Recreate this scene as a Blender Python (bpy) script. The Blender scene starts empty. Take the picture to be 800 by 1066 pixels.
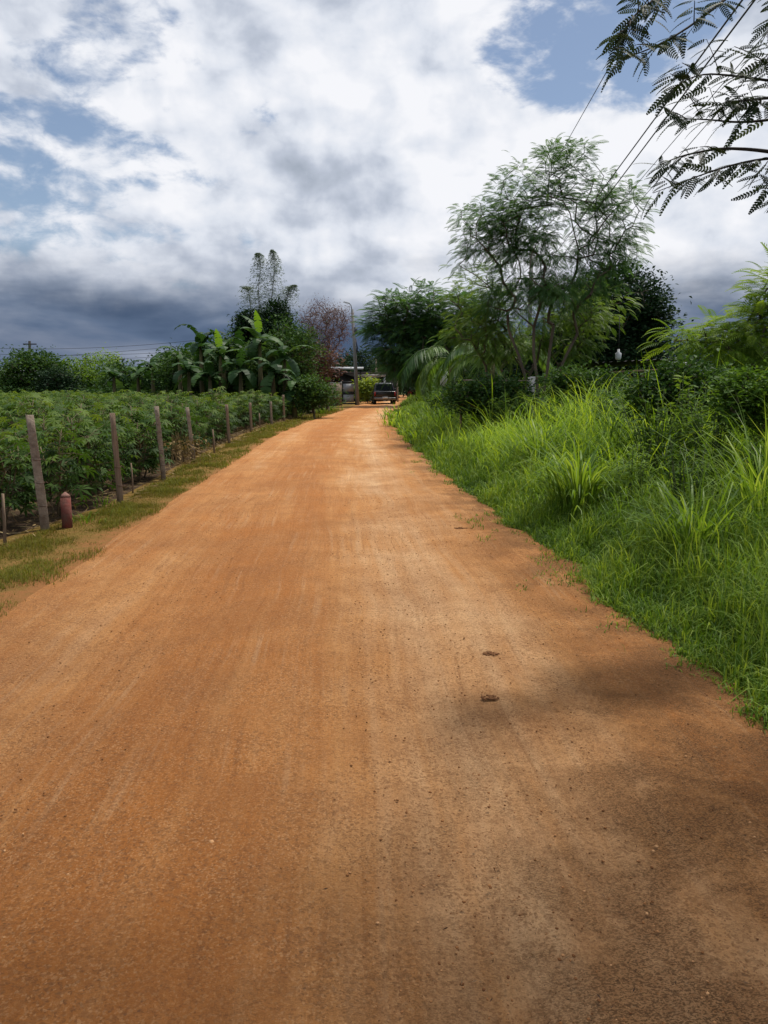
import bpy, math, random
import numpy as np

rng = np.random.default_rng(11)
random.seed(5)
scene = bpy.context.scene
COL = scene.collection
PI = math.pi
CAMH = 1.6
TH = math.radians(9.4)
F = 800.0

# ------------------------------------------------------------------ measuring helpers
def ray(px, py):
    x = (px - 400) / F; y = -(py - 533) / F
    return np.array([x, math.cos(TH) + y * math.sin(TH), -math.sin(TH) + y * math.cos(TH)])
def P(px, py, D):
    r = ray(px, py); return np.array([0, 0, CAMH]) + r * (D / r[1])
def G(px, py):
    r = ray(px, py); return np.array([0, 0, CAMH]) + r * (-CAMH / r[2])
def proj(p):
    p = np.atleast_2d(p) - np.array([0, 0, CAMH])
    dep = p[:, 1] * math.cos(TH) - p[:, 2] * math.sin(TH)
    up = p[:, 1] * math.sin(TH) + p[:, 2] * math.cos(TH)
    dep = np.where(np.abs(dep) < 1e-6, 1e-6, dep)
    return 400 + F * p[:, 0] / dep, 533 - F * up / dep, dep

# value noise in numpy, for terrain and scatter masks
_T = np.random.default_rng(3).random((256, 256))
def vnoise(x, y):
    xi = np.floor(x).astype(int); yi = np.floor(y).astype(int)
    fx = x - xi; fy = y - yi
    fx = fx * fx * (3 - 2 * fx); fy = fy * fy * (3 - 2 * fy)
    a = _T[xi & 255, yi & 255]; b = _T[(xi + 1) & 255, yi & 255]
    c = _T[xi & 255, (yi + 1) & 255]; d = _T[(xi + 1) & 255, (yi + 1) & 255]
    return (a * (1 - fx) + b * fx) * (1 - fy) + (c * (1 - fx) + d * fx) * fy
def fbm(x, y, o=4):
    s = 0; a = .5
    for i in range(o):
        s = s + a * vnoise(x * 2 ** i + 17 * i, y * 2 ** i + 31 * i); a *= .5
    return s

# ------------------------------------------------------------------ geometry accumulator
def norm(v):
    return v / np.maximum(np.linalg.norm(v, axis=-1, keepdims=True), 1e-9)
def frames(d, roll=None):
    d = norm(np.asarray(d, float))
    up = np.tile([0., 0., 1.], (len(d), 1))
    up[np.abs(d[:, 2]) > .99] = [0, 1, 0]
    s = norm(np.cross(d, up)); n = np.cross(s, d)
    if roll is not None:
        c = np.cos(roll)[:, None]; q = np.sin(roll)[:, None]
        s, n = s * c + n * q, n * c - s * q
    return np.stack([s, d, n], axis=2)
class Geo:
    def __init__(self): self.V = []; self.L = []; self.T = []; self.A = []; self.n = 0
    def add(self, v, faces, var=.5):
        v = np.asarray(v, float).reshape(-1, 3)
        self.L.append(np.array([i for f in faces for i in f], int) + self.n)
        self.T.append(np.array([len(f) for f in faces], int))
        self.V.append(v); self.A.append(np.full(len(v), var) if np.isscalar(var) else var); self.n += len(v)
    def scatter(self, T, pos, R, sc, var):
        v, faces = T; v = np.asarray(v, float)
        N = len(pos)
        if N == 0: return
        sc = np.asarray(sc, float)
        if sc.ndim == 1: sc = np.repeat(sc[:, None], 3, 1)
        loc = v[None] * sc[:, None, :]
        W = np.einsum('nij,nvj->nvi', R, loc) + np.asarray(pos)[:, None, :]
        lt = np.array([i for f in faces for i in f], int); tt = np.array([len(f) for f in faces], int)
        self.L.append((lt[None] + (np.arange(N) * len(v))[:, None] + self.n).ravel())
        self.T.append(np.tile(tt, N)); self.V.append(W.reshape(-1, 3))
        self.A.append(np.repeat(var, len(v))); self.n += N * len(v)
    def edges(self, A, B, ra, rb, k=5, var=.5):
        A = np.asarray(A, float); B = np.asarray(B, float); N = len(A)
        if N == 0: return
        R = frames(B - A)
        a = np.arange(k) * 2 * PI / k
        ring = np.stack([np.cos(a), np.zeros(k), np.sin(a)], 1)
        off = np.einsum('nij,kj->nki', R, ring)
        va = A[:, None] + off * np.asarray(ra)[:, None, None]; vb = B[:, None] + off * np.asarray(rb)[:, None, None]
        v = np.concatenate([va, vb], 1)
        f = [(i, (i + 1) % k, k + (i + 1) % k, k + i) for i in range(k)]
        lt = np.array(f).ravel()
        self.L.append((lt[None] + (np.arange(N) * 2 * k)[:, None] + self.n).ravel())
        self.T.append(np.full(N * k, 4)); self.V.append(v.reshape(-1, 3)); self.A.append(np.full(N * 2 * k, var)); self.n += N * 2 * k
    def tube(self, pts, radii, k=6, var=.5, cap=True):
        pts = np.asarray(pts, float); n = len(pts)
        radii = np.full(n, radii) if np.isscalar(radii) else np.asarray(radii)
        t = np.gradient(pts, axis=0); R = frames(t)
        a = np.arange(k) * 2 * PI / k + .3
        v = []
        for i in range(n):
            v.append(pts[i] + (R[i, :, 0][None] * np.cos(a)[:, None] + R[i, :, 2][None] * np.sin(a)[:, None]) * radii[i])
        f = [(i * k + j, i * k + (j + 1) % k, (i + 1) * k + (j + 1) % k, (i + 1) * k + j) for i in range(n - 1) for j in range(k)]
        if cap: f += [tuple(range(k))[::-1], tuple((n - 1) * k + j for j in range(k))]
        self.add(np.concatenate(v), f, var)
    def box(self, c, s, rz=0, rx=0, ry=0, var=.5, top=None):
        x, y, z = s[0] / 2, s[1] / 2, s[2] / 2
        tx, ty = (top if top else (1, 1))
        v = np.array([(-x, -y, -z), (x, -y, -z), (x, y, -z), (-x, y, -z), (-x * tx, -y * ty, z), (x * tx, -y * ty, z), (x * tx, y * ty, z), (-x * tx, y * ty, z)])
        from mathutils import Euler
        M = np.array(Euler((rx, ry, rz)).to_matrix())
        self.add(v @ M.T + np.array(c), [(3, 2, 1, 0), (4, 5, 6, 7), (0, 1, 5, 4), (1, 2, 6, 5), (2, 3, 7, 6), (3, 0, 4, 7)], var)
    def prism(self, prof, x0, x1, rz=0, o=(0, 0, 0), inset=None):
        n = len(prof)
        v = [(x0, a, b) for a, b in prof] + [(x1, a, b) for a, b in prof]
        v = np.array(v, float)
        c, s = math.cos(rz), math.sin(rz)
        v = np.stack([v[:, 0] * c - v[:, 1] * s, v[:, 0] * s + v[:, 1] * c, v[:, 2]], 1) + np.array(o)
        f = [tuple(range(n))[::-1], tuple(range(n, 2 * n))] + [(i, (i + 1) % n, n + (i + 1) % n, n + i) for i in range(n)]
        self.add(v, f)
    def build(self, name, mat, parent=None, smooth=False, bevel=0, origin=None):
        V = np.concatenate(self.V); L = np.concatenate(self.L); T = np.concatenate(self.T); A = np.concatenate(self.A)
        if origin is not None: V = V - np.asarray(origin)
        m = bpy.data.meshes.new(name)
        m.vertices.add(len(V)); m.vertices.foreach_set('co', V.astype(np.float32).ravel())
        m.loops.add(len(L)); m.loops.foreach_set('vertex_index', L.astype(np.int32))
        m.polygons.add(len(T)); st = np.concatenate([[0], np.cumsum(T)[:-1]])
        m.polygons.foreach_set('loop_start', st.astype(np.int32)); m.polygons.foreach_set('loop_total', T.astype(np.int32))
        if smooth: m.polygons.foreach_set('use_smooth', np.ones(len(T), bool))
        at = m.attributes.new('var', 'FLOAT', 'POINT'); at.data.foreach_set('value', A.astype(np.float32))
        m.update(calc_edges=True); m.validate()
        m.materials.append(mat)
        o = bpy.data.objects.new(name, m); COL.objects.link(o)
        if origin is not None and parent is None: o.location = tuple(origin)
        if parent is not None: o.parent = parent
        if bevel:
            b = o.modifiers.new('bevel', 'BEVEL'); b.width = bevel; b.segments = 2; b.limit_method = 'ANGLE'
        return o

def thing(name, label, cat, loc=(0, 0, 0), rz=0, group=None):
    o = bpy.data.objects.new(name, None); COL.objects.link(o)
    o.location = tuple(loc); o.rotation_euler = (0, 0, rz); o.empty_display_size = .2
    o['label'] = label; o['category'] = cat
    if group: o['group'] = group
    return o
def tag(o, label, cat=None, group=None, kind=None):
    o['label'] = label
    if cat: o['category'] = cat
    if group: o['group'] = group
    if kind: o['kind'] = kind
    return o
def dup(root, loc, rz=0, sc=1, label=None, group=None):
    r = root.copy(); COL.objects.link(r); r.location = tuple(loc); r.rotation_euler = (0, 0, rz); r.scale = (sc, sc, sc)
    if label: r['label'] = label
    if group: r['group'] = group
    for ch in list(root.children):
        c = ch.copy(); COL.objects.link(c); c.parent = r
    return r

# ------------------------------------------------------------------ materials
def newmat(name):
    m = bpy.data.materials.new(name); m.use_nodes = True
    nt = m.node_tree; nt.nodes.clear()
    out = nt.nodes.new('ShaderNodeOutputMaterial')
    return m, nt, out
def node(nt, typ, ins=None, **kw):
    n = nt.nodes.new(typ)
    for k, v in kw.items(): setattr(n, k, v)
    if ins:
        for k, v in ins.items():
            s = n.inputs[k]
            if hasattr(v, 'is_output') or isinstance(v, bpy.types.NodeSocket): nt.links.new(v, s)
            else: s.default_value = v
    return n
def ramp(nt, fac, stops, interp='LINEAR'):
    n = nt.nodes.new('ShaderNodeValToRGB'); n.color_ramp.interpolation = interp
    e = n.color_ramp.elements
    while len(e) < len(stops): e.new(.5)
    for i, (p, c) in enumerate(stops):
        e[i].position = p; e[i].color = (*c, 1) if len(c) == 3 else c
    nt.links.new(fac, n.inputs[0]); return n.outputs[0]
def mth(nt, op, a, b=None, c=None, clamp=False):
    n = nt.nodes.new('ShaderNodeMath'); n.operation = op; n.use_clamp = clamp
    for i, v in enumerate((a, b, c)):
        if v is None: continue
        if isinstance(v, (int, float)): n.inputs[i].default_value = v
        else: nt.links.new(v, n.inputs[i])
    return n.outputs[0]
def mixc(nt, fac, a, b, blend='MIX'):
    n = nt.nodes.new('ShaderNodeMix'); n.data_type = 'RGBA'; n.blend_type = blend
    for s, v in ((n.inputs[0], fac), (n.inputs[6], a), (n.inputs[7], b)):
        if isinstance(v, (int, float)): s.default_value = v
        elif isinstance(v, tuple): s.default_value = (*v, 1) if len(v) == 3 else v
        else: nt.links.new(v, s)
    return n.outputs[2]
def noise(nt, vec, scale, detail=4, rough=.55, dist=0):
    n = nt.nodes.new('ShaderNodeTexNoise')
    n.inputs['Scale'].default_value = scale; n.inputs['Detail'].default_value = detail
    n.inputs['Roughness'].default_value = rough; n.inputs['Distortion'].default_value = dist
    if vec is not None: nt.links.new(vec, n.inputs['Vector'])
    return n.outputs[0]
def smooth(nt, v, a, b, t0=0., t1=1.):
    n = nt.nodes.new('ShaderNodeMapRange'); n.interpolation_type = 'SMOOTHSTEP'
    nt.links.new(v, n.inputs[0])
    for i, x in enumerate((a, b, t0, t1)): n.inputs[i + 1].default_value = x
    return n.outputs[0]

def leafmat(name, c0, c1, c2, trans=.35, rough=.5, spec=.3, warm=1.25):
    m, nt, out = newmat(name)
    at = node(nt, 'ShaderNodeAttribute', attribute_name='var')
    oi = node(nt, 'ShaderNodeObjectInfo')
    geo = node(nt, 'ShaderNodeNewGeometry')
    big = noise(nt, geo.outputs['Position'], 1.3, 3)
    f = mth(nt, 'ADD', at.outputs['Fac'], mth(nt, 'MULTIPLY', mth(nt, 'SUBTRACT', big, .5), .7))
    f = mth(nt, 'ADD', f, mth(nt, 'MULTIPLY', mth(nt, 'SUBTRACT', oi.outputs['Random'], .5), .25), clamp=True)
    col = ramp(nt, f, [(0, c0), (.5, c1), (1, c2)])
    p = node(nt, 'ShaderNodeBsdfPrincipled', {'Base Color': col, 'Roughness': rough, 'Specular IOR Level': spec})
    tc = mixc(nt, 1.0, col, (warm, 1.15, .55), 'MULTIPLY')
    t = node(nt, 'ShaderNodeBsdfTranslucent', {'Color': tc})
    mx = node(nt, 'ShaderNodeMixShader', {0: trans, 1: p.outputs[0], 2: t.outputs[0]})
    nt.links.new(mx.outputs[0], out.inputs[0])
    return m
def plainmat(name, c, c2=None, scale=6, rough=.8, metal=0, bump=.0, stretch=(1, 1, 1), spec=.4):
    m, nt, out = newmat(name)
    tc = node(nt, 'ShaderNodeTexCoord')
    mp = node(nt, 'ShaderNodeMapping', {'Vector': tc.outputs['Object'], 'Scale': stretch})
    n1 = noise(nt, mp.outputs[0], scale, 6, .65)
    c2 = c2 or tuple(x * .6 for x in c)
    col = ramp(nt, n1, [(.3, c2), (.65, c)])
    p = node(nt, 'ShaderNodeBsdfPrincipled', {'Base Color': col, 'Roughness': rough, 'Metallic': metal, 'Specular IOR Level': spec})
    if bump:
        n2 = noise(nt, mp.outputs[0], scale * 4, 5, .7)
        b = node(nt, 'ShaderNodeBump', {'Height': n2, 'Strength': bump, 'Distance': .02})
        nt.links.new(b.outputs[0], p.inputs['Normal'])
    nt.links.new(p.outputs[0], out.inputs[0])
    return m

M = {}
M['cassava'] = leafmat('cassava_leaf', (.024, .058, .010), (.052, .108, .018), (.125, .19, .03), .38, .6, .15)
M['cassava_stem'] = plainmat('cassava_stem', (.20, .15, .09), (.10, .08, .04))
M['grass_tall'] = leafmat('tall_grass_blade', (.03, .075, .008), (.135, .26, .018), (.31, .46, .045), .5, .55, .2, 1.35)
M['grass_clump'] = leafmat('clump_blade', (.045, .10, .012), (.12, .23, .022), (.28, .40, .08), .5, .5, .25, 1.35)
M['grass_short'] = leafmat('short_grass_blade', (.035, .085, .008), (.095, .185, .016), (.22, .31, .04), .45, .55, .2, 1.3)
M['verge'] = leafmat('verge_grass_blade', (.11, .08, .02), (.145, .14, .024), (.18, .20, .04), .4, .7, .1)
M['straw'] = leafmat('straw', (.12, .07, .035), (.22, .15, .07), (.33, .25, .13), .15, .8, .1, 1)
M['banana'] = leafmat('banana_leaf', (.014, .042, .012), (.03, .08, .02), (.075, .145, .04), .32, .55, .2)
M['banana_bright'] = leafmat('banana_young_leaf', (.12, .25, .02), (.15, .29, .025), (.19, .33, .04), .45, .4, .4)
M['banana_stem'] = plainmat('banana_stem', (.16, .15, .06), (.06, .045, .02), 4, stretch=(1, 1, .2))
M['feather'] = leafmat('feathery_leaf', (.04, .10, .04), (.075, .165, .058), (.13, .24, .075), .42, .55, .2)
M['feather_low'] = leafmat('feathery_leaf_lower', (.04, .09, .02), (.085, .17, .03), (.17, .27, .05), .42, .5, .3)
M['tamarind'] = leafmat('tamarind_leaf', (.035, .09, .032), (.065, .155, .05), (.125, .24, .065), .4, .55, .2)
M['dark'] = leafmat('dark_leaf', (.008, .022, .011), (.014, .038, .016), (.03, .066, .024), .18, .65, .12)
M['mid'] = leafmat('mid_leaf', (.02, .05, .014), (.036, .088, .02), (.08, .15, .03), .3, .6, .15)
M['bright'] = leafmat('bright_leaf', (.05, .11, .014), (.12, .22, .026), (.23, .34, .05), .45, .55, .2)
M['weedy'] = leafmat('weedy_leaf', (.03, .07, .012), (.065, .14, .02), (.14, .24, .035), .38, .6, .12)
M['yellow'] = leafmat('yellow_leaf', (.13, .2, .025), (.22, .3, .04), (.33, .4, .07), .4, .5, .3)
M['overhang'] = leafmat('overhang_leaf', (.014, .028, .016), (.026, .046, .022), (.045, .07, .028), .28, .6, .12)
M['purple'] = leafmat('purplish_leaf', (.09, .045, .045), (.14, .075, .07), (.20, .12, .11), .2, .7, .2, 1)
M['bamboo'] = leafmat('bamboo_leaf', (.05, .085, .05), (.08, .13, .075), (.13, .18, .10), .35, .5, .3)
M['bark'] = plainmat('bark', (.14, .11, .08), (.05, .04, .03), 5, .9, bump=.6, stretch=(1, 1, .3))
M['darkbark'] = plainmat('dark_bark', (.05, .04, .035), (.02, .016, .014), 5, .9, bump=.6, stretch=(1, 1, .3))
M['bark_pale'] = plainmat('pale_bark', (.22, .20, .16), (.10, .09, .07), 5, .9, bump=.5, stretch=(1, 1, .3))
M['bark_purple'] = plainmat('purplish_bark', (.17, .12, .12), (.09, .06, .06), 5, .9)
M['concrete'] = plainmat('old_concrete', (.33, .27, .21), (.13, .09, .065), 9, .9, bump=.7)
M['wood'] = plainmat('grey_wood', (.28, .20, .14), (.13, .09, .06), 6, .9, bump=.8, stretch=(4, 4, .35))
M['red'] = plainmat('faded_red_paint', (.16, .028, .02), (.10, .055, .04), 9, .8, bump=.5)
M['red_white'] = plainmat('faded_pink_paint', (.26, .14, .11), (.15, .06, .045), 7, .8, bump=.4)
M['wire'] = plainmat('wire', (.02, .02, .022), rough=.6)
M['rust'] = plainmat('rusty_wire', (.10, .05, .03), rough=.8)
M['white'] = plainmat('white_paint', (.55, .57, .6), (.40, .41, .42), 3, .6)
M['cream'] = plainmat('cream_wall', (.42, .41, .38), (.28, .27, .25), 2, .8)
M['roof'] = plainmat('grey_roof', (.16, .16, .17), (.09, .09, .10), 2, .6)
M['tin'] = plainmat('rusty_tin_roof', (.07, .06, .06), (.03, .022, .02), 1.5, .7)
M['darkbox'] = plainmat('dark_timber', (.035, .03, .03), (.015, .012, .012), 3, .9)
M['blue'] = plainmat('blue_tarpaulin', (.05, .07, .13), (.025, .03, .06), 2, .6)
M['black'] = plainmat('black_frame', (.02, .02, .022), rough=.5)
M['panel'] = plainmat('pale_panel', (.33, .34, .36), (.22, .23, .25), 2, .5)
M['truck'] = plainmat('dark_car_paint', (.022, .024, .028), (.018, .02, .022), 1, .25, spec=.6)
M['carred'] = plainmat('red_car_paint', (.35, .03, .03), (.28, .025, .025), 1, .3, spec=.6)
M['glass'] = plainmat('car_glass', (.02, .025, .03), (.015, .018, .02), 1, .08, spec=.8)
M['palegls'] = plainmat('pale_car_glass', (.4, .43, .46), (.3, .32, .35), 1, .1, spec=.8)
M['tyre'] = plainmat('tyre', (.02, .02, .02), rough=.9)
M['chrome'] = plainmat('bumper_metal', (.25, .25, .26), (.2, .2, .2), 1, .35, .7)
M['lampred'] = plainmat('tail_lamp', (.3, .02, .015), (.2, .01, .01), 1, .2)
M['polemat'] = plainmat('pole_concrete', (.22, .22, .22), (.14, .14, .14), 3, .85)

# ------------------------------------------------------------------ templates
def T_leaf(w=.35, fold=.1):
    return ([(0, 0, 0), (-w / 2, .5, fold), (0, 1, -.05), (w / 2, .5, fold), (0, .5, 0)], [(0, 4, 2, 1), (0, 3, 2, 4)])
def T_diamond(w=.3):
    return ([(0, 0, 0), (-w / 2, .45, 0), (0, 1, 0), (w / 2, .45, 0)], [(0, 3, 2, 1)])
def T_palmate(n=7):
    v = [(0, 0, 0)]; f = []
    for i in range(n):
        a = (i - (n - 1) / 2) * (2 * PI * .8 / n); L = 1 - .32 * abs(i - (n - 1) / 2) / ((n - 1) / 2)
        c, s = math.cos(a), math.sin(a); w = .115
        for (x, y, z) in ((-w, .55 * L, .02), (0, L, -.28 * L), (w, .55 * L, .02)):
            v.append((x * c + y * s, y * c - x * s, z - .02))
        k = 1 + 3 * i; f.append((0, k + 2, k + 1, k))
    return v, f
def T_blade(bend=.6, seg=4, w=1.0):
    v = []; f = []
    # arc in the y-z plane: starts upright (z) and bends toward +y
    pos = np.array([0., 0.]); ang = .05
    for i in range(seg + 1):
        t = i / seg
        ww = w * (.55 + .45 * math.sin(min(t * 2.2, 1.57))) * (1 - t ** 2.2) * .5
        if i < seg: v += [(-ww, pos[0], pos[1]), (ww, pos[0], pos[1])]
        else: v.append((0, pos[0], pos[1]))
        ang = .05 + bend * 2.2 * ((i + .7) / seg) ** 1.5
        pos = pos + np.array([math.sin(ang), math.cos(ang)]) / seg
    for i in range(seg - 1): f.append((2 * i, 2 * i + 1, 2 * i + 3, 2 * i + 2))
    f.append((2 * seg - 2, 2 * seg - 1, 2 * seg))
    return v, f
def T_pinnate(n=8, ll=.28, lw=.07, droop=.35, ang=62, taper=True, hang=.3, fat=False):
    v = []; f = []
    def c(t): return np.array([0, t * (1 - .12 * t), -droop * t * t])
    k = 5
    for i in range(k + 1):
        p = c(i / k); w = .010 * (1 - .6 * i / k); v += [tuple(p + [-w, 0, 0]), tuple(p + [w, 0, 0])]
    for i in range(k): f.append((2 * i, 2 * i + 1, 2 * i + 3, 2 * i + 2))
    for i in range(n):
        t = .12 + .88 * i / (n - 1); p = c(t)
        L = ll * (math.sin(PI * (.18 + .72 * t)) if taper else 1)
        for s in (-1, 1):
            a = math.radians(ang * (1 - .35 * t))
            d = np.array([s * math.sin(a), math.cos(a), -hang]); d = d / np.linalg.norm(d)
            q = np.array([-s * d[1], s * d[0], 0]) * lw / 2 * 1
            b = len(v); m = p + d * L * .22; m2 = p + d * L * .75 + [0, 0, -L * .08]
            if fat:
                v += [tuple(p), tuple(m + q), tuple(m2 + q * .9), tuple(p + d * L + [0, 0, -L * .15]), tuple(m2 - q * .9), tuple(m - q)]
                f.append((b, b + 1, b + 2, b + 3, b + 4, b + 5))
            else:
                m = p + d * L * .5; v += [tuple(p), tuple(m + q), tuple(p + d * L + [0, 0, -L * .15]), tuple(m - q)]
                f.append((b, b + 1, b + 2, b + 3))
    return v, f
LEAF = T_leaf(); ROUND = T_leaf(.6, .12); NARROW = T_diamond(.16); PALM7 = T_palmate(7)
FROND = T_pinnate(9, .30, .075, .38)
FROND_FINE = T_pinnate(11, .26, .05, .5)
BLADES = [T_blade(b, 4, 1.0) for b in (.25, .45, .65, .85, 1.05)]

def rand_dirs(n, up=.2):
    a = rng.random(n) * 2 * PI; z = rng.normal(up, .35, n)
    return norm(np.stack([np.cos(a), np.sin(a), z], 1))

# ------------------------------------------------------------------ tree maker
def skeleton(base, trunk, pts, r_base, r_tip, wander=.08, bias=.55):
    """trunk: list of nodes from the base up; pts: cluster centres. Returns edge arrays."""
    nodes = [np.array(p, float) for p in trunk]; par = [-1] + list(range(len(trunk) - 1))
    plen = [0.]
    for i in range(1, len(nodes)): plen.append(plen[-1] + np.linalg.norm(nodes[i] - nodes[i - 1]))
    order = np.argsort(np.linalg.norm(pts - nodes[-1], axis=1))
    ends = []
    for i in order:
        p = pts[i]; N = np.array(nodes); L = np.array(plen)
        d = np.linalg.norm(N - p, axis=1)
        pen = np.where(N[:, 2] > p[2] + .1, (N[:, 2] - p[2]) * 1.2, 0)
        cost = d + bias * L * .4 + pen; cost[0] += 1e3 if len(trunk) > 1 else 0
        j = int(np.argmin(cost)); q = nodes[j]; dist = d[j]
        m = 2 if dist > .35 else 1
        prev = j
        for s in range(1, m + 1):
            t = s / m; x = q + (p - q) * t
            if s < m: x = x + rng.normal(0, wander * dist, 3) + np.array([0, 0, .06 * dist])
            nodes.append(x); par.append(prev); plen.append(plen[prev] + dist / m); prev = len(nodes) - 1
        ends.append(prev)
    cnt = np.zeros(len(nodes))
    for e in ends: cnt[e] += 1
    for i in range(len(nodes) - 1, 0, -1): cnt[par[i]] += cnt[i]
    N = np.array(nodes); r = r_tip + (r_base - r_tip) * np.sqrt(cnt / max(cnt.max(), 1))
    par = np.array(par)
    return N[par[1:]], N[1:], np.minimum(r[par[1:]], r[1:] * 1.6), r[1:]

def sample_crown(ells, n, shell=.5):
    vol = np.array([e[3] * e[4] * e[5] for e in ells]) ** .8; vol = vol / vol.sum(); out = []
    for e, w in zip(ells, vol):
        k = max(2, int(round(n * w)))
        d = norm(rng.normal(size=(k, 3))); r = rng.random(k) ** (1 / 3 * (1 - shell * .6))
        out.append(np.array(e[:3]) + d * r[:, None] * np.array(e[3:6]))
    return np.concatenate(out)
def ell(px, py, rx, ry, D, dy=None):
    c = P(px, py, D); s = D / F * 1.02
    return (c[0], c[1], c[2], rx * s, (dy if dy else (rx + ry) / 2) * s, ry * s)

def tree(name, label, cat, base, ells, n, per, leaf, size, mat, bark, r_base, trunk_h, r_tip=.012, spread=.35,
         shell=.5, group=None, kindleaf='broad', lean=(0, 0), skip=None, updir=.2, extra=None, k=6, stems=1, flat=.6, wander=.08):
    base = np.array(base, float); root = thing(name, label, cat, base, group=group)
    pts = sample_crown(ells, n, shell)
    if skip is not None: pts = pts[~skip(pts)]
    cen = np.mean([e[:3] for e in ells], axis=0)
    g = Geo()
    groups = [pts] if stems == 1 else [pts[np.argsort(np.argsort(np.arctan2(pts[:, 1] - cen[1], pts[:, 0] - cen[0]) + rng.normal(0, .3, len(pts)))) % 1 == 0]]
    if stems > 1:
        a = np.arctan2(pts[:, 2] - base[2] - trunk_h, pts[:, 0] - base[0]) + rng.normal(0, .12, len(pts))
        idx = np.argsort(a); groups = [pts[ix] for ix in np.array_split(idx, stems)]
    for gi, pp in enumerate(groups):
        if len(pp) == 0: continue
        tgt = pp.mean(0)
        off = np.zeros(3) if stems == 1 else np.array([(gi - (stems - 1) / 2) * r_base * -1.6, rng.normal(0, r_base), 0])
        tr = []
        for i in range(6):
            t = i / 5; h = trunk_h * t
            if stems > 1:
                tr.append(base + off + (tgt - base) * np.array([t * t * .55, t * t * .55, t * .55]) * np.array([1, 1, 1]) + (rng.normal(0, .03, 3) if i else 0)); continue
            p = base + off + np.array([lean[0] * t, lean[1] * t, h]) + (np.array([tgt[0] - base[0], tgt[1] - base[1], 0]) * t * t * (.35 if stems > 1 else .12)) + (rng.normal(0, .03 * trunk_h * .3, 3) if 0 < i else 0)
            tr.append(p)
        tr[0][2] -= .15
        A, B, ra, rb = skeleton(base, tr, pp, r_base / math.sqrt(stems) * (1.15 if stems > 1 else 1), r_tip, wander)
        g.edges(A, B, ra, rb, k)
    g.build('trunk', bark, root, smooth=True, origin=base)
    f = Geo(); N = len(pts) * per
    c = np.repeat(pts, per, 0)
    off = rng.normal(0, 1, (N, 3)) * spread * np.array([1, 1, flat])
    pos = c + off
    outw = norm(pos - cen); 
    if kindleaf == 'broad':
        d = norm(outw * .5 + rand_dirs(N, updir) * 1.0 + [0, 0, -.15]); R = frames(d, rng.normal(0, .7, N))
    elif kindleaf == 'hang':
        d = norm(outw * .3 + rand_dirs(N, -.6)); R = frames(d, rng.normal(0, .7, N))
    else:
        pos = c + off * .5
        d = norm(norm(off * [1, 1, .5]) * 1.0 + outw * .5 + [0, 0, updir]); R = frames(d, rng.normal(0, .35, N))
    clv = np.repeat(rng.random(len(pts)) * .6, per)
    var = np.clip(clv + rng.random(N) * .45, 0, 1)
    leaves = leaf if isinstance(leaf, list) else [leaf]
    which = rng.integers(0, len(leaves), N); sz = size * (.65 + .7 * rng.random(N))
    for i, lf in enumerate(leaves):
        mk = which == i; f.scatter(lf, pos[mk], R[mk], sz[mk], var[mk])
    f.build('crown', mat, root, origin=base)
    return root

# ------------------------------------------------------------------ road lines
R_PX = [(800, 775), (768, 722), (700, 676), (645, 642), (605, 600), (575, 576), (538, 550), (500, 525), (465, 496), (435, 470), (416, 452), (409, 443), (412, 434), (420, 427), (417, 422)]
L_PX = [(0, 650), (60, 607), (110, 571), (160, 537), (210, 505), (255, 475), (288, 453), (320, 440), (350, 430), (378, 421)]
V_PX = [(0, 572), (48, 554), (126, 528), (171, 502), (203, 482), (239, 463), (262, 451), (283, 444), (296, 440), (330, 430), (350, 425)]
def line(px, pre, post):
    q = [G(*p)[:2] for p in px]; ys = [p[1] for p in pre] + [a[1] for a in q] + [p[1] for p in post]
    xs = [p[0] for p in pre] + [a[0] for a in q] + [p[0] for p in post]
    o = np.argsort(ys); ys = np.array(ys)[o]; xs = np.array(xs)[o]
    return lambda y: np.interp(y, ys, xs)
roadR = line(R_PX, [(3.6, -8), (2.7, 0), (2.1, 2.6)], [(1.9, 75), (3.0, 95), (9, 130)])
roadL = line(L_PX, [(-2.4, -8), (-2.5, 3)], [(-1.5, 75), (-1.0, 95), (4, 130)])
vergeL = line(V_PX, [(-3.9, -8), (-3.85, 4)], [(-3.2, 75), (-3, 95)])

# ------------------------------------------------------------------ ground, road, verge
def grid_mesh(name, xs2d, ys2d, z2d, mat, uv=None):
    r, c = xs2d.shape
    g = Geo(); V = np.stack([xs2d, ys2d, z2d], 2).reshape(-1, 3)
    i = np.arange(r - 1)[:, None] * c + np.arange(c - 1)[None]
    F4 = np.stack([i, i + 1, i + c + 1, i + c], 2).reshape(-1)
    g.V.append(V); g.L.append(F4); g.T.append(np.full((r - 1) * (c - 1), 4))
    g.A.append(uv.reshape(-1) if uv is not None else np.full(len(V), .5)); g.n = len(V)
    return g.build(name, mat, smooth=True)

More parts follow.
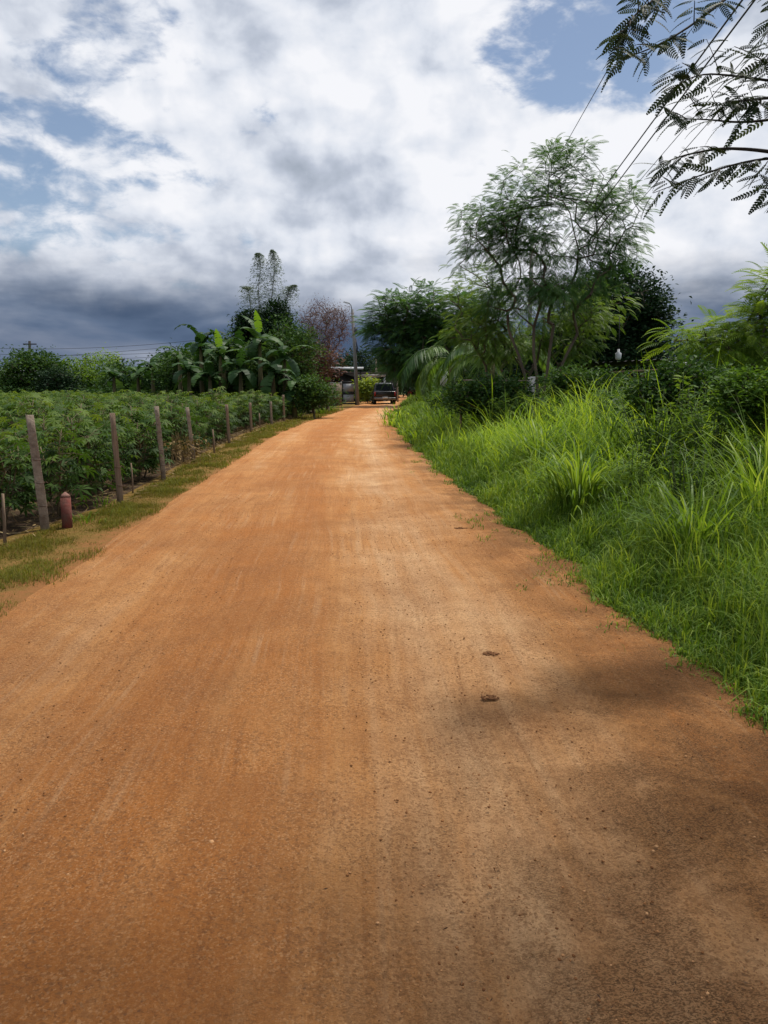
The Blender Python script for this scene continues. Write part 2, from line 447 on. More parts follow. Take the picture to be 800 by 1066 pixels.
def mat_road():
    m, nt, out = newmat('orange_laterite')
    geo = node(nt, 'ShaderNodeNewGeometry'); pos = geo.outputs['Position']
    lat = node(nt, 'ShaderNodeAttribute', attribute_name='var').outputs['Fac']      # 0 left edge .. 1 right edge
    sx = node(nt, 'ShaderNodeSeparateXYZ', {0: pos}); y = sx.outputs[1]; x = sx.outputs[0]
    wob = mth(nt, 'MULTIPLY', mth(nt, 'SUBTRACT', noise(nt, pos, .4, 2), .5), .25)
    cmb = node(nt, 'ShaderNodeCombineXYZ', {0: mth(nt, 'ADD', mth(nt, 'MULTIPLY', lat, 4.4), wob), 1: y, 2: 0.0}).outputs[0]
    st1 = noise(nt, node(nt, 'ShaderNodeMapping', {'Vector': cmb, 'Scale': (7, .35, 1)}).outputs[0], 1.0, 5, .6, .3)
    st2 = noise(nt, node(nt, 'ShaderNodeMapping', {'Vector': cmb, 'Scale': (1.5, .14, 1)}).outputs[0], 1.0, 3, .5, .5)
    big = noise(nt, pos, .55, 4, .6, .4)
    med = noise(nt, pos, 3.5, 5, .65)
    fine = noise(nt, pos, 62, 6, .85)
    grain = noise(nt, pos, 170, 3, .8)
    # colour: deep orange on the left and in the ruts, pale tan where wheels polished the middle
    pale = ramp(nt, lat, [(0, (.25,) * 3), (.18, (.5,) * 3), (.32, (.05,) * 3), (.48, (.15,) * 3), (.60, (.80,) * 3), (.70, (1.0,) * 3), (.84, (.45,) * 3), (1, (.3,) * 3)])
    pf = mth(nt, 'ADD', mth(nt, 'MULTIPLY', pale, .74), mth(nt, 'MULTIPLY', mth(nt, 'SUBTRACT', st1, .5), .95))
    pf = mth(nt, 'ADD', pf, mth(nt, 'MULTIPLY', mth(nt, 'SUBTRACT', st2, .5), .8))
    pf = mth(nt, 'ADD', pf, mth(nt, 'MULTIPLY', mth(nt, 'SUBTRACT', big, .5), .9), clamp=True)
    col = ramp(nt, pf, [(0, (.43, .160, .038)), (.4, (.54, .255, .088)), (1, (.72, .48, .27))])
    ln = noise(nt, node(nt, 'ShaderNodeMapping', {'Vector': cmb, 'Scale': (19, .42, 1)}).outputs[0], 1.0, 4, .6, .15)
    lnm = mth(nt, 'MULTIPLY', smooth(nt, ln, .5, .7), smooth(nt, noise(nt, pos, .9, 3), .4, .6))
    col = mixc(nt, mth(nt, 'MULTIPLY', lnm, .55), col, (.55, .34, .18))
    lnd = mth(nt, 'MULTIPLY', smooth(nt, ln, .48, .3), smooth(nt, noise(nt, pos, 1.1, 3), .6, .4))
    col = mixc(nt, mth(nt, 'MULTIPLY', lnd, .45), col, (.22, .085, .028))
    shade_tint = mth(nt, 'MULTIPLY', smooth(nt, noise(nt, pos, .8, 5, .6, .6), .42, .68), .42)  # dark patches over the road, foreground shade put into the soil colour
    col = mixc(nt, shade_tint, col, (.29, .118, .038))
    # mottling
    col = mixc(nt, smooth(nt, med, .35, .75, 0., .35), col, (.27, .10, .032))
    col = mixc(nt, smooth(nt, fine, .52, .68, 0., .7), col, (.17, .075, .032))
    col = mixc(nt, smooth(nt, fine, .48, .3, 0., .5), col, (.62, .40, .22))
    for sc_g, st_d, st_l in ((150.0, .55, .42), (70.0, .40, .06)):
        vg = node(nt, 'ShaderNodeTexVoronoi', {'Vector': node(nt, 'ShaderNodeMapping', {'Vector': pos, 'Rotation': (0, 0, .4)}).outputs[0], 'Scale': sc_g, 'Randomness': 1.0})
        cg = node(nt, 'ShaderNodeSeparateColor', {0: vg.outputs['Color']}).outputs
        patch = smooth(nt, noise(nt, pos, 2.6, 4, .6), .32, .62, .45, 1.0)
        col = mixc(nt, mth(nt, 'MULTIPLY', mth(nt, 'MULTIPLY', smooth(nt, cg[0], .74, .86), patch), st_d), col, (.19, .085, .035))
        col = mixc(nt, mth(nt, 'MULTIPLY', mth(nt, 'MULTIPLY', smooth(nt, cg[1], .78, .9), patch), st_l), col, (.64, .37, .175))
    # dark grit at right edge and near right corner, tree shade painted into its tint
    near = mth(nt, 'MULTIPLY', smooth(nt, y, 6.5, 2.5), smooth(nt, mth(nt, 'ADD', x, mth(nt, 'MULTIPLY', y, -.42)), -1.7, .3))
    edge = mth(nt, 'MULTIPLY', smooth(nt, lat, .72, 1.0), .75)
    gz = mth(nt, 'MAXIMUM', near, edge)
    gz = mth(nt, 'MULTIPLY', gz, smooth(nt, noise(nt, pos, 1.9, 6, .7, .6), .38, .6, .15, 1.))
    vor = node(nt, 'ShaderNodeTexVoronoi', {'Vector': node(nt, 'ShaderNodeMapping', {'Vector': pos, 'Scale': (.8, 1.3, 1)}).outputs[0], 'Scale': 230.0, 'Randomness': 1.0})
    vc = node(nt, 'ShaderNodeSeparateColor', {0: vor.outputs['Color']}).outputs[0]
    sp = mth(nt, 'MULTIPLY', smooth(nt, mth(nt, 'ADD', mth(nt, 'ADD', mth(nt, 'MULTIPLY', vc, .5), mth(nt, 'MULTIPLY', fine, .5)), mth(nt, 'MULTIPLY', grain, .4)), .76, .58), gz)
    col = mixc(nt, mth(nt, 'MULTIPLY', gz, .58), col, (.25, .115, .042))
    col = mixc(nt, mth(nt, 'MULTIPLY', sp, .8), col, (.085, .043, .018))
    # scattered dark crumbs everywhere
    v2 = node(nt, 'ShaderNodeTexVoronoi', {'Vector': pos, 'Scale': 22.0, 'Randomness': 1.0})
    crumb = mth(nt, 'MULTIPLY', smooth(nt, v2.outputs['Distance'], .14, .06), smooth(nt, med, .5, .62))
    col = mixc(nt, mth(nt, 'MULTIPLY', crumb, .6), col, (.13, .07, .04))
    h = mth(nt, 'ADD', mth(nt, 'MULTIPLY', fine, .9), mth(nt, 'MULTIPLY', grain, .3))
    h = mth(nt, 'ADD', h, mth(nt, 'MULTIPLY', st1, .5)); h = mth(nt, 'ADD', h, mth(nt, 'MULTIPLY', ln, .7))
    h = mth(nt, 'ADD', h, mth(nt, 'MULTIPLY', mth(nt, 'MULTIPLY', gz, vc), .6))
    h = mth(nt, 'ADD', h, mth(nt, 'MULTIPLY', med, 1.0))
    b = node(nt, 'ShaderNodeBump', {'Height': h, 'Strength': 1.0, 'Distance': .026})
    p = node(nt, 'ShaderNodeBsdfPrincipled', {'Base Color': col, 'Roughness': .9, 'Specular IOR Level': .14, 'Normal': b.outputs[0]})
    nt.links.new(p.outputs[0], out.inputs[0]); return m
def mat_soil(name, ca, cb, cc, s=3.):
    m, nt, out = newmat(name)
    pos = node(nt, 'ShaderNodeNewGeometry').outputs['Position']
    a = noise(nt, pos, s, 6, .7, .5); b = noise(nt, pos, s * 14, 5, .75)
    col = ramp(nt, a, [(.3, ca), (.5, cb), (.7, cc)])
    col = mixc(nt, smooth(nt, b, .45, .75, 0., .6), col, tuple(x * .45 for x in ca))
    bp = node(nt, 'ShaderNodeBump', {'Height': mth(nt, 'ADD', a, b), 'Strength': .9, 'Distance': .04})
    p = node(nt, 'ShaderNodeBsdfPrincipled', {'Base Color': col, 'Roughness': .95, 'Specular IOR Level': .1, 'Normal': bp.outputs[0]})
    nt.links.new(p.outputs[0], out.inputs[0]); return m
def mat_verge(name, ca, cb, cc, s=3.):
    m = mat_soil(name, ca, cb, cc, s); nt = m.node_tree
    p = [n for n in nt.nodes if n.type == 'BSDF_PRINCIPLED'][0]; src = p.inputs['Base Color'].links[0].from_socket
    at = node(nt, 'ShaderNodeAttribute', attribute_name='var').outputs['Fac']; pos = node(nt, 'ShaderNodeNewGeometry').outputs['Position']
    f = smooth(nt, mth(nt, 'ADD', at, mth(nt, 'MULTIPLY', mth(nt, 'SUBTRACT', noise(nt, pos, 4.5, 6, .7), .5), .9)), .48, .82)
    nt.links.new(mixc(nt, f, src, (.30, .135, .050)), p.inputs['Base Color']); return m
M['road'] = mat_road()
M['ground'] = mat_soil('grown_over_soil', (.045, .05, .018), (.05, .07, .02), (.07, .06, .03), 1.2)
M['vergesoil'] = mat_verge('verge_soil', (.22, .125, .042), (.19, .13, .032), (.29, .15, .055), 3.1)
M['fieldsoil'] = mat_soil('field_soil', (.09, .055, .035), (.065, .042, .026), (.12, .08, .05), 3)

g = Geo(); S = 1500
g.add([(-S, -S, 0), (S, -S, 0), (S, S, 0), (-S, S, 0)], [(0, 1, 2, 3)])
tag(g.build('ground', M['ground']), 'flat grown over ground on both sides of the road', kind='structure')

rows = [-7.]
while rows[-1] < 125: rows.append(rows[-1] + (.06 if rows[-1] < 9 and rows[-1] > 1 else (.35 if rows[-1] <= 1 else min(.06 * (1 + (rows[-1] - 9) * .22), 1.2))))
rows = np.array(rows); u = np.linspace(0, 1, 120)
def wig(y, k): return ((fbm(y * 1.1 + k, y * 0 + k, 3) - .44) * .30 + (fbm(y * 9 + k, y * 0 + 3 * k, 3) - .44) * .10) * (.55 if k < 6 else 1.25)
jit = np.clip(rows / 60, 0, 1)
xl = roadL(rows) + wig(rows, 5.1) * .8 - .04; xr = roadR(rows) + wig(rows, 9.7) + .05
X = xl[:, None] + (xr - xl)[:, None] * u[None]; Y = np.repeat(rows[:, None], len(u), 1)
LATm = (X - roadL(rows)[:, None])
rut = -.018 * np.exp(-((LATm - 1.05) / .28) ** 2) - .02 * np.exp(-((LATm - 2.75) / .32) ** 2) + .012 * np.exp(-((LATm - 1.9) / .4) ** 2)
Z = .034 + rut + (fbm(X * 2.5, Y * .6) - .47) * .025 + (fbm(X * 9, Y * 5) - .47) * .009
ed = np.minimum(u, 1 - u)[None]; Z = Z * np.clip(ed / .03, 0, 1) + .012 * (1 - np.clip(ed / .03, 0, 1))
_k = np.ones(41) / 41
_y = np.linspace(0, 60, 61); _m = np.polyval(np.polyfit(_y, (roadL(_y) + np.minimum(roadR(_y), 1.9)) / 2, 4), np.clip(rows, 0, 60))
LATu = (X - _m[:, None]) / 4.5 + .5
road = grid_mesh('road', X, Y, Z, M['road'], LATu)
tag(road, 'wide orange dirt road running away from the viewer', kind='structure')
u2 = np.linspace(0, 1, 12)
xa = vergeL(rows) - .25; X2 = xa[:, None] + (xl + .35 - xa)[:, None] * u2[None]; Y2 = np.repeat(rows[:, None], 12, 1)
keep = rows < 75
tag(grid_mesh('verge', X2[keep], Y2[keep], (.008 + 0 * X2)[keep], M['vergesoil'], np.repeat(u2[None], len(rows), 0)[keep]), 'strip of dry grassy earth between the road and the crop field', kind='structure')
g = Geo(); q = [(-60, -5), (-60, 48)] + [(float(vergeL(y)) - .1, y) for y in (48, 44, 36, 30, 24, 18, 12, 8, 4, -5)]
g.add([(a, b, .004) for a, b in q], [tuple(range(len(q)))[::-1]])
tag(g.build('field', M['fieldsoil']), 'dark brown soil of the crop field', kind='structure')
# side track leaving to the right beyond the grass
g = Geo(); a = [G(404, 436), G(427, 427.5), G(446, 424.5), G(446, 422), G(425, 423), G(410, 425)]
g.add([(p[0], p[1], .05) for p in a], [tuple(range(6))])
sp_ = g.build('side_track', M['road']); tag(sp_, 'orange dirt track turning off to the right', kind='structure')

# ------------------------------------------------------------------ grass
def blades(g, xy, L, W, lean, z0=0., bl=BLADES, head=None, var=None, tilt=.18):
    n = len(xy); h = rng.random(n) * 2 * PI if head is None else head
    tl = rng.normal(0, tilt, n)
    c, s = np.cos(h), np.sin(h)
    side = np.stack([c, s, 0 * c], 1); fw = np.stack([-s, c, 0 * c], 1)
    y = norm(fw * np.cos(tl)[:, None] - np.array([0, 0, 1.]) * np.sin(tl)[:, None]); z = np.cross(side, y)
    R = np.stack([side, y, z], 2)
    which = np.clip((lean * len(bl)).astype(int), 0, len(bl) - 1)
    v = rng.random(n) if var is None else var
    pos = np.concatenate([xy, np.full((n, 1), z0) if np.isscalar(z0) else z0[:, None]], 1)
    for i, b in enumerate(bl):
        m = which == i; g.scatter(b, pos[m], R[m], np.stack([W[m], L[m], L[m]], 1), v[m])
SHB = [T_blade(b, 3, 1.0) for b in (.3, .6, .9)]
# right side: short grass running down to the road edge
def in_view(x, y, m=1.15): return (np.abs(x) < (.5 * y + .8) * m) & (y > .5)
g = Geo()
def short_band(y0, y1, n, Lk, Wk):
    y = y0 + (y1 - y0) * rng.random(n); off = rng.random(n) ** 1.1 * 2.0 - .16
    x = roadR(y) + wig(y, 9.7) + off
    m = in_view(x, y) & ((off > .02) | (fbm(x * 5, y * 5) > .55)); x, y, off = x[m], y[m], off[m]
    pz = fbm(x * 3.1, y * 3.1, 5)
    L = (.05 + .36 * np.clip(off + .1, 0, .9)) * (.15 + pz * 1.9) * (.4 + 1.1 * rng.random(len(x)) ** 1.5) * Lk
    lean = np.clip(rng.random(len(x)) * .7 + .3, 0, .99)
    var = np.clip((pz - .35) * 1.3 + rng.random(len(x)) ** 1.6 * .8, 0, 1)
    blades(g, np.stack([x, y], 1), L, Wk * (.5 + rng.random(len(x))), lean, 0., SHB, var=var, tilt=.5)
short_band(2.4, 9, 48000, 1.15, .009); short_band(9, 20, 26000, 1.25, .015); short_band(20, 50, 16000, 1.3, .03); short_band(50, 72, 5000, 1.5, .06)
# low runners creeping over the dirt
n = 9000; y = 3 + 13 * rng.random(n); x = roadR(y) + wig(y, 9.7) + .03 - rng.random(n) ** 2 * .6
m = fbm(x * 2.9 + 9, y * 2.2, 5) > .50 + .16 * np.clip((roadR(y) + wig(y, 9.7) - x) / .5, 0, 1)
blades(g, np.stack([x, y], 1)[m], .03 + .06 * rng.random(m.sum()), .007 + .005 * rng.random(m.sum()), .6 + .39 * rng.random(m.sum()), .02, SHB, tilt=.5)
tag(g.build('roadside_grass', M['grass_short']), 'short green grass creeping over the right road edge', 'grass', kind='stuff')

# right side: tall guinea grass, clump by clump, as one mass
def tall_clump(g, cx, cy, n, L, W, rad=.14, bend=(.1, .99), var0=.0):
    a = rng.random(n) * 2 * PI; r = np.abs(rng.normal(0, rad, n))
    x = cx + r * np.cos(a); y = cy + r * np.sin(a)
    head = a - PI / 2 + rng.normal(0, .5, n)
    Ls = L * (.45 + .6 * rng.random(n)); ln = np.clip(rng.random(n) ** .55 * (bend[1] - bend[0]) + bend[0], 0, .99)
    blades(g, np.stack([x, y], 1), Ls, W * (.6 + .7 * rng.random(n)), ln, rng.random(n) * .12 * L, BLADES, head=head,
           var=np.clip(var0 + rng.random(n) * .75, 0, 1), tilt=.16)
def tall_h(x, y):
    off = x - roadR(y)
    return np.clip((off - .6) / 2.2, 0.0, 1) * (.86 + .6 * fbm(x * .55 + 40, y * .55)) 
g = Geo(); cnt = 0
for (y0, y1, step, nb, W, wide) in ((3.2, 9, .27, 34, .013, 6.5), (9, 17, .42, 34, .021, 10), (17, 30, .75, 36, .036, 16), (30, 46, 1.3, 34, .06, 22)):
    for yy in np.arange(y0, y1, step):
        x0 = float(roadR(yy)) + (.85 if yy < 20 else .5)
        for xx in np.arange(x0, x0 + wide, step):
            cx = xx + rng.uniform(-.5, .5) * step; cy = yy + rng.uniform(-.5, .5) * step
            if abs(cx) > (.5 * cy + .8) * 1.12: continue
            off = cx - x0
            d = fbm(np.array([cx * 1.1]), np.array([cy * 1.1]))[0]
            if d < .36 and off > .4: continue
            h = float(tall_h(np.array([cx]), np.array([cy]))[0])
            h *= .35 + 1.35 * float(fbm(np.array([cx * 1.7 + 5]), np.array([cy * 1.7]))[0])
            L = .40 + 1.30 * h + (.25 if cy > 12 else 0)
            v0 = float(np.clip((fbm(np.array([cx * .7 + 9]), np.array([cy * .7]))[0] - .42) * 2.2 + (.12 if 8 < cy < 24 else -.12), -.25, .35))
            tall_clump(g, cx, cy, nb, L, W, rad=step * .38, var0=v0); cnt += 1
tag(g.build('tall_grass', M['grass_tall']), 'bright green tall grass filling the bank right of the road', 'grass', kind='stuff')
for (y0, y1, step, n_, W) in ((4.5, 10, .80, 100, .027), (10, 20, 1.1, 90, .04)):
    for yy in np.arange(y0, y1, step):
        for xx in np.arange(float(roadR(yy)) + 1.0, float(roadR(yy)) + 9, step):
            cx = xx + rng.uniform(-.4, .4) * step; cy = yy + rng.uniform(-.4, .4) * step
            if abs(cx) > (.5 * cy + .8) * 1.1 or rng.random() < .3: continue
            off = cx - float(roadR(cy)); L = (.75 + .35 * min(off / 2, 1)) * rng.uniform(.85, 1.3)
            tall_clump(g, cx, cy, n_, L, W, rad=.13, bend=(.4, .99), var0=rng.uniform(-.15, .35))
for px in np.arange(486, 640, 11):
    D_ = rng.uniform(14.5, 18.5); p = P(px, 420, D_); tall_clump(g, p[0], D_, 90, rng.uniform(1.45, 1.8), .028, rad=.2, bend=(.0, .5), var0=rng.uniform(-.15, .2))
for px in np.arange(538, 575, 5):
    p = P(px, 420, 18.6); tall_clump(g, p[0], 18.6, 110, 2.0, .03, rad=.16, bend=(.0, .35), var0=.05)
# dead straw blades mixed in
print('tall clumps', cnt, g.n)
# named clumps that stand out
for (px, py, n, L, W, lab) in ((603, 545, 260, 1.3, .03, 'large clump of long arching grass leaning over the short grass'),
                               (722, 602, 220, 1.1, .024, 'dark arching grass clump in front of the bank at the right edge of the photo'),
                               (790, 585, 190, 1.75, .02, 'tallest upright grass clump at the right rim of the photo'),
                               (560, 505, 220, 1.35, .03, 'bright yellow green grass clump behind the large arching clump')):
    p = G(px, py); g = Geo(); tall_clump(g, 0, 0, n, L, W, rad=.17, var0=.12)
    o = g.build('grass_clump', M['grass_clump']); o.location = (p[0], p[1], 0)
    tag(o, lab, 'grass clump', 'long grass clumps on the right bank')
# left verge: thin yellowing grass
g = Geo()
for (y0, y1, n, Lk, Wk) in ((4, 12, 60000, .9, .006), (12, 26, 30000, 1.0, .013), (26, 50, 12000, 1.3, .03)):
    y = y0 + (y1 - y0) * rng.random(n); t = rng.random(n); xa_ = vergeL(y); xb_ = roadL(y) + wig(y, 5.1) * .8
    x = xa_ + (xb_ - xa_) * t * 1.12 - .08
    d = fbm(x * 2.6, y * 2.1, 5); m = in_view(x, y) & (d + rng.normal(0, .22, n) > .29 + .08 * np.abs(t - .3) + .9 * np.clip(t - .5, 0, 1)); x, y, d = x[m], y[m], d[m]
    k = len(x)
    blades(g, np.stack([x, y], 1), (.025 + .1 * np.clip(d - .35, 0, .5) * 2.2) * (.5 + rng.random(k)) * Lk, Wk * (.5 + rng.random(k)), .3 + .69 * rng.random(k), 0., SHB, var=np.clip(rng.random(k) * .6 + (d - .4), 0, 1), tilt=.5)
tag(g.build('verge_grass', M['verge']), 'thin yellowing grass on the verge left of the road', 'grass', kind='stuff')
g = Geo()
for (px, py, n) in ((92, 545, 26), (108, 529, 40), (335, 431, 60), (345, 428, 60), (312, 435, 40)):
    p = G(px, py); s = max(1, p[1] / 9) ** .6
    tall_clump(g, p[0], p[1], n, .22 * s, .014 * s, rad=.13 * s, var0=.2)
tag(g.build('weed_tufts', M['grass_short']), 'small green weed tufts along the foot of the fence', 'weeds', kind='stuff')

# ------------------------------------------------------------------ litter and stones
def rock_template(seed):
    r = np.random.default_rng(seed)
    import bmesh
    bm = bmesh.new(); bmesh.ops.create_icosphere(bm, subdivisions=1, radius=1)
    v = np.array([x.co[:] for x in bm.verts]); f = [tuple(q.index for q in p.verts) for p in bm.faces]; bm.free()
    v = v * (1 + r.normal(0, .16, (len(v), 1))) * np.array([1, .8, .55]); return v, f
RK = [rock_template(i) for i in range(4)]
M['gravel'] = leafmat('gravel', (.13, .055, .022), (.25, .115, .045), (.44, .25, .12), 0.0, .95, .1)
M['litter'] = leafmat('litter_bits', (.04, .022, .015), (.09, .05, .03), (.26, .17, .09), 0.05, .9, .1, 1)
g = Geo(); n = 15000
y = 1.5 + 9.5 * rng.random(n) ** 1.4; t = rng.random(n) ** .8; x = roadL(y) + (roadR(y) - roadL(y)) * t
for i in range(4):
    m = (np.arange(n) % 4 == i); k = m.sum(); sz = .0017 + .0055 * rng.random(k) ** 4
    g.scatter(RK[i], np.stack([x[m], y[m], np.full(k, .034) + (rng.random(k) - .5) * .012], 1), frames(rand_dirs(k, 0) * [1, 1, 0] + [0, 0, .01]), sz, rng.random(k))
tag(g.build('gravel', M['gravel']), 'fine gravel crumbs scattered over the dirt road', 'gravel', kind='stuff')
for (px, py, s, lab) in ((221, 889, .013, 'pale chip of stone lying alone in the left foreground of the road'), (209, 886, .006, 'tiny pale stone left of the larger chip'),
                         (232, 770, .009, 'small cream stone on the smooth orange wheel track'), (305, 723, .008, 'brownish stone beside the shallow rut further up the road')):
    p = G(px, py); g = Geo(); g.scatter(RK[1], [(0, 0, 0)], frames(np.array([[1, .4, 0]])), np.array([s]), np.array([.98]))
    o = g.build('stone', M['gravel']); o.location = (p[0], p[1], .04 + s * .3); tag(o, lab, 'stone', 'single stones on the road')
# straw and twig litter, dense at the near right and along the right edge
g = Geo(); n = 30000; y = 1.5 + 7.5 * rng.random(n) ** 1.15; x = roadL(y) + (roadR(y) + .1 - roadL(y)) * (1 - rng.random(n) ** 1.7)
gz = np.clip((x - .42 * y + 1.5) / 1.8, 0, 1) * np.clip((7.5 - y) / 3, 0, 1) + np.clip((x - roadR(y) + .5) / .6, 0, 1) * .8
m = (rng.random(n) < gz * (fbm(x * 2.2, y * 2.2) * 2 - .35) + .025); x, y = x[m], y[m]; k = len(x)
g.scatter(T_diamond(.22), np.stack([x, y, np.full(k, .040) + rng.random(k) * .006], 1), frames(np.stack([rng.normal(size=k), rng.normal(size=k), rng.normal(0, .25, k)], 1), rng.normal(0, .5, k)),
          np.stack([.6 + .5 * rng.random(k), np.ones(k), np.ones(k)], 1) * (.006 + .016 * rng.random(k) ** 4)[:, None], rng.random(k) ** 2.2)
tag(g.build('leaf_litter', M['litter']), 'dark straw and leaf litter on the right side of the road', 'leaf litter', kind='stuff')
M['clod'] = leafmat('clod_soil', (.14, .065, .03), (.21, .10, .045), (.30, .15, .065), 0, .95, .1)
# clods where tyres threw soil up
for (px, py, s, lab) in ((510, 686, .04, 'dark soil clod on the pale track, farther of two in line'), (510, 733, .035, 'dark soil clod on the pale track, nearer of two in line'), (480, 553, .06, 'dark clod near the right road edge beside the first grass')):
    p = G(px, py); g = Geo(); n = 60; a = rng.random(n) * 2 * PI; r = s * rng.random(n) ** .6
    g.scatter(RK[2], np.stack([r * np.cos(a) * 1.3, r * np.sin(a) * .8, rng.random(n) * .005 - .002], 1), frames(rand_dirs(n, 0)), .004 + .006 * rng.random(n), rng.random(n) * .5)
    o = g.build('soil_clod', M['clod']); o.location = (p[0], p[1], .034); tag(o, lab, 'soil clod', 'clods of soil on the road')
# dry stalks on the soil at the field edge
g = Geo(); n = 5200; y = 5 + 36 * rng.random(n) ** 1.4; x = vergeL(y) - rng.random(n) * 1.3 + .05; m = in_view(x, y); x, y = x[m], y[m]; k = len(x)
sc_ = np.clip(y / 9, .8, 3)
g.scatter(T_diamond(.09), np.stack([x, y, .01 + .05 * rng.random(k)], 1), frames(np.stack([rng.normal(size=k), rng.normal(size=k), rng.normal(.0, .2, k)], 1), rng.normal(0, .5, k)), (.05 + .16 * rng.random(k)) * sc_ ** .5, rng.random(k))
tag(g.build('dry_stalks', M['straw']), 'dry cut stalks lying under the crop along the fence', 'dry stalks', kind='stuff')

# ------------------------------------------------------------------ cassava field
def cassava(seed, H=1.06, nl=104):
    r = np.random.default_rng(seed); st = Geo(); lf = Geo()
    ns = 2 + seed % 2
    P0 = []; Dd = []; Sz = []
    for s in range(ns):
        a = r.random() * 2 * PI; ln = r.uniform(.05, .26)
        pts = [np.array([math.cos(a) * (.04 + ln * t), math.sin(a) * (.04 + ln * t), H * t * (.80 + .20 * (s == 0))]) for t in np.linspace(0, 1, 6)]
        for p in pts[1:-1]: p += r.normal(0, .015, 3)
        st.tube(pts, np.linspace(.014, .006, 6), 5)
        for i in range(nl // ns):
            t = .16 + .84 * (r.random() ** .8); k = t * 5; j = min(int(k), 4); p = pts[j] + (pts[j + 1] - pts[j]) * (k - j)
            aa = r.random() * 2 * PI; up = r.uniform(-.15, .75); L = r.uniform(.14, .36) * (1.15 - .4 * t)
            d = np.array([math.cos(aa), math.sin(aa), up]); d /= np.linalg.norm(d); e = p + d * L
            st.tube([p, (p + e) / 2 + [0, 0, .015], e], [.0035, .003, .0022], 3, .9, cap=False)
            dd = d * [1, 1, .25] + [0, 0, r.uniform(-.5, .1)]; P0.append(e); Dd.append(dd); Sz.append(r.uniform(.11, .18))
    n = len(P0); Dd = np.array(Dd)
    hv = np.array(P0)[:, 2] / H
    lf.scatter(PALM7, np.array(P0), frames(Dd, r.normal(0, .4, n)), np.array(Sz), np.clip(r.random(n) ** 1.3 * .75 + (hv - .55) * .5, 0, 1))
    return st, lf
protos = []
for i in range(5):
    st, lf = cassava(i + 1); protos.append((st, lf))
sites = []
for xi in np.arange(0, 34, .82):
    for yy in np.arange(5.5, 47, .8):
        x = float(vergeL(yy)) - .62 - xi + rng.uniform(-.16, .16); y = yy + rng.uniform(-.2, .2)
        if abs(x) > (.5 * y + .8) * 1.08 or vnoise(np.array([x * .9]), np.array([y * .9]))[0] < .05: continue
        sites.append((x, y))
sites.sort(key=lambda p: p[0] ** 2 * 1.0 + p[1] ** 2)
near = sites[:290]; rest = sites[290:]
roots = []
for i in range(5):
    x, y = near[i]
    r_ = thing('cassava_plant', 'leafy cassava plant in the dense crop field behind the fence posts', 'cassava plant', (x, y, 0), rng.uniform(0, 6.28), 'cassava plants in the field')
    protos[i][0].build('stem', M['cassava_stem'], r_); protos[i][1].build('foliage', M['cassava'], r_); roots.append(r_)
for i, (x, y) in enumerate(near[5:]):
    dup(roots[i % 5], (x, y, 0), rng.uniform(0, 6.28), float(np.clip(rng.normal(1.0, .12), .7, 1.28)))
g = Geo()
for i, (x, y) in enumerate(rest):
    lf = protos[i % 5][1]; v = np.concatenate(lf.V); a = rng.uniform(0, 6.28); s = rng.uniform(.88, 1.12); c, q = math.cos(a), math.sin(a)
    v = np.stack([v[:, 0] * c - v[:, 1] * q, v[:, 0] * q + v[:, 1] * c, v[:, 2]], 1) * s + [x, y, 0]
    g.V.append(v); g.L.append(np.concatenate(lf.L) + g.n); g.T.append(np.concatenate(lf.T)); g.A.append(np.concatenate(lf.A)); g.n += len(v)
tag(g.build('cassava_crop', M['cassava']), 'far rows of the cassava crop merging into one green mass', 'crop', kind='stuff')
print('cassava', len(sites))

# ------------------------------------------------------------------ fence posts
def post(base_px, top_px, w, label, mat, chamfer=False, ties=3, d2=.8):
    b = G(*base_px); t = P(top_px[0], top_px[1], b[1] - .05)
    root = thing('fence_post', label, 'fence post', (b[0], b[1], 0), group='fence posts along the cassava field')
    g = Geo(); v = t - b; n = 7
    s = w / 2 * .86
    secs = []
    for i in range(n):
        q = i / (n - 1); c = v * q - (np.array([0, 0, .15]) if i == 0 else 0)
        k = s * (1.06 - .12 * q) + rng.normal(0, .003)
        secs.append([c + np.array([a * k * .906 - e * k * d2 * .423, a * k * .423 + e * k * d2 * .906, 0]) * .86 for a, e in ((-1, -.88), (-.88, -1), (.88, -1), (1, -.88), (1, .88), (.88, 1), (-.88, 1), (-1, .88))])
    V = np.concatenate([np.array(x) for x in secs]); f = [(i * 8 + j, i * 8 + (j + 1) % 8, (i + 1) * 8 + (j + 1) % 8, (i + 1) * 8 + j) for i in range(n - 1) for j in range(8)]
    f += [tuple(range(8))[::-1], tuple((n - 1) * 8 + j for j in range(8))]
    g.add(V, f); g.build('shaft', mat, root)
    for i in range(ties):
        q = .22 + .2 * i; c = v * q; g = Geo(); r = s * 1.16
        ring = [c + np.array([math.cos(a) * r, math.sin(a) * r * d2 * 1.08, .006 * math.sin(2 * a)]) for a in np.linspace(0, 2 * PI, 13)]
        g.tube(ring, .0035, 4); g.tube([ring[0], ring[0] + [.03, -.01, .01], ring[0] + [.05, .0, -.015]], .003, 4)
        g.build('wire_tie', M['rust'], root)
    return root
